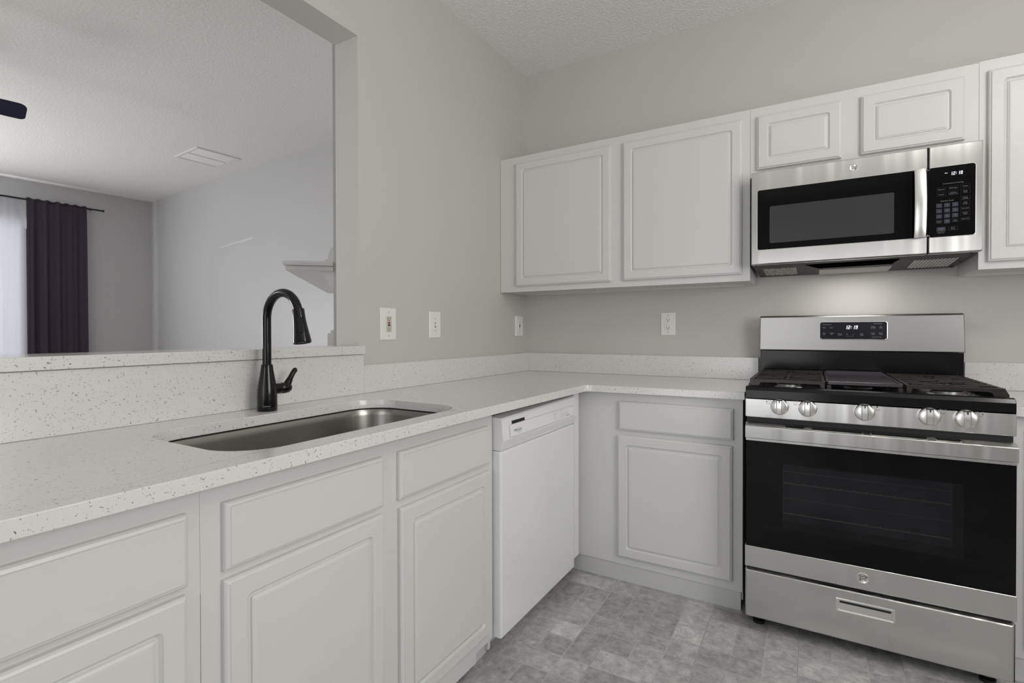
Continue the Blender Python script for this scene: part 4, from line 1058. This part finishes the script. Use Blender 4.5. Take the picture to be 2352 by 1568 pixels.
prof = [(0.0, 1.405), (0.016, 1.407), (0.018, 1.418), (0.026, 1.424), (0.030, 1.440), (0.036, 1.455), (0.052, 1.475), (0.066, 1.497), (0.0, 1.497)]
a = [bm.verts.new(FF(0.0, z, d)) for d, z in prof]; b_ = [bm.verts.new(FF(1.6, z, d)) for d, z in prof]
for i in range(len(prof)): bm.faces.new((a[i], a[(i+1) % len(prof)], b_[(i+1) % len(prof)], b_[i]))
bm.faces.new(a[::-1]); bm.faces.new(b_)
part('crown_moulding', bm, M_mantel, t)
bm = NB()
prof = [(0, 1.547), (0.055, 1.547), (0.040, 1.562), (0.030, 1.565), (0.028, 1.580), (0.022, 1.600), (0.018, 1.610), (0.014, 1.625), (0, 1.628)]
a = [bm.verts.new(FF(0.0, z, d)) for d, z in prof]; b_ = [bm.verts.new(FF(1.6, z, d)) for d, z in prof]
for i in range(len(prof)): bm.faces.new((a[i], a[(i+1) % len(prof)], b_[(i+1) % len(prof)], b_[i]))
bm.faces.new(a[::-1]); bm.faces.new(b_)
part('upper_moulding', bm, M_mantel, t)
bm = NB()
loops(bm, lambda u, v, w_: FF(u, w_, v), 0.02, 0.17, 0.0, 0.036, [(0, 0.0, .001), (0, 1.150, .001), (0.003, 1.165, .001)])
loops(bm, lambda u, v, w_: FF(u, w_, v), 0.04, 0.15, 0.0, 0.022, [(0, 1.165, .001), (0, 1.182, .001)])
part('pilaster', bm, M_mantel, t)
# thin pale streak on the living room wall
def FW(u, v, w_): p = A + SIDE*u; return Vector((p.x, p.y - w_, v))
bm = NB()
a = [bm.verts.new(FW(u, v, w_)) for w_ in (0.0002, 0.0015) for u, v in ((1.745, 2.085), (1.90, 2.098), (2.36, 2.117), (2.40, 2.121), (2.40, 2.140), (2.05, 2.118), (1.75, 2.100))]
n7 = 7
for i in range(n7): bm.faces.new((a[i], a[(i+1) % n7], a[n7+(i+1) % n7], a[n7+i]))
bm.faces.new(a[:n7][::-1]); bm.faces.new(a[n7:])
o = part('pale_streak', bm, mat('streak_tone', (0.68, 0.68, 0.68), 0.6, var=0.06, nscale=30)); tag(o, 'thin white streak on the grey living room wall', 'wall patch')
# ceiling fan: only one blade tip reaches into view
hx, hy, hz = -2.556, -2.385, 2.47
t = thing('ceiling_fan', 'ceiling fan with dark blades tinted with a blue reflection in the living room, one blade tip in view', 'ceiling fan', (hx, hy, H))
bm = NB(); lathe(bm, [(0.075, 0), (0.07, -0.03), (0.03, -0.06), (0.014, -0.07), (0.014, -0.26), (0.05, -0.27), (0.10, -0.30), (0.105, -0.37), (0.06, -0.41), (0.01, -0.42)], (hx, hy, H-0.0005), n=28)
part('motor', bm, M_blade, t)
for k in range(5):
    ang = math.atan2(0.98, 0.175) + 2*math.pi*k/5
    d = Vector((math.cos(ang), math.sin(ang), 0)); s_ = Vector((math.sin(ang), -math.cos(ang), 0))  # s_ points to the camera side for k = 0
    s_ = (s_*math.cos(R(17)) + Vector((0, 0, 1))*math.sin(R(17)))
    org_ = Vector((hx, hy, 2.488))
    F_ = lambda u, v, w_: org_ + d*u + s_*v + Vector((0, 0, w_))
    bm = NB()
    pts_ = [(0.17, -0.056), (0.55, -0.075)]
    for i in range(7): a = R(-90 + 90*i/6); pts_.append((0.603 + 0.028*math.cos(a), -0.047 + 0.028*math.sin(a)))
    for i in range(7): a = R(90*i/6); pts_.append((0.590 + 0.041*math.cos(a), 0.034 + 0.041*math.sin(a)))
    pts_ += [(0.55, 0.075), (0.17, 0.056)]
    prism(bm, pts_, -0.003, 0.003, F_)
    part('blade', bm, M_blade, t)
    bm = NB(); prism(bm, [(0.08, -0.02), (0.24, -0.03), (0.24, 0.03), (0.08, 0.02)], 0.003, 0.008, F_)
    part('blade_arm', bm, M_rod, t)

# kitchen ceiling lamp that lights the room (above and beside the camera's view)
t = thing('ceiling_lamp', 'white globe ceiling lamp on a short stem in the kitchen', 'lamp', (2.70, -1.75, H))
part('stem', lathe(NB(), [(0.065, -0.0003), (0.06, -0.02), (0.012, -0.03), (0.012, -0.17), (0.05, -0.18), (0.05, -0.19)], (2.70, -1.75, H), n=24), M_mantel, t)
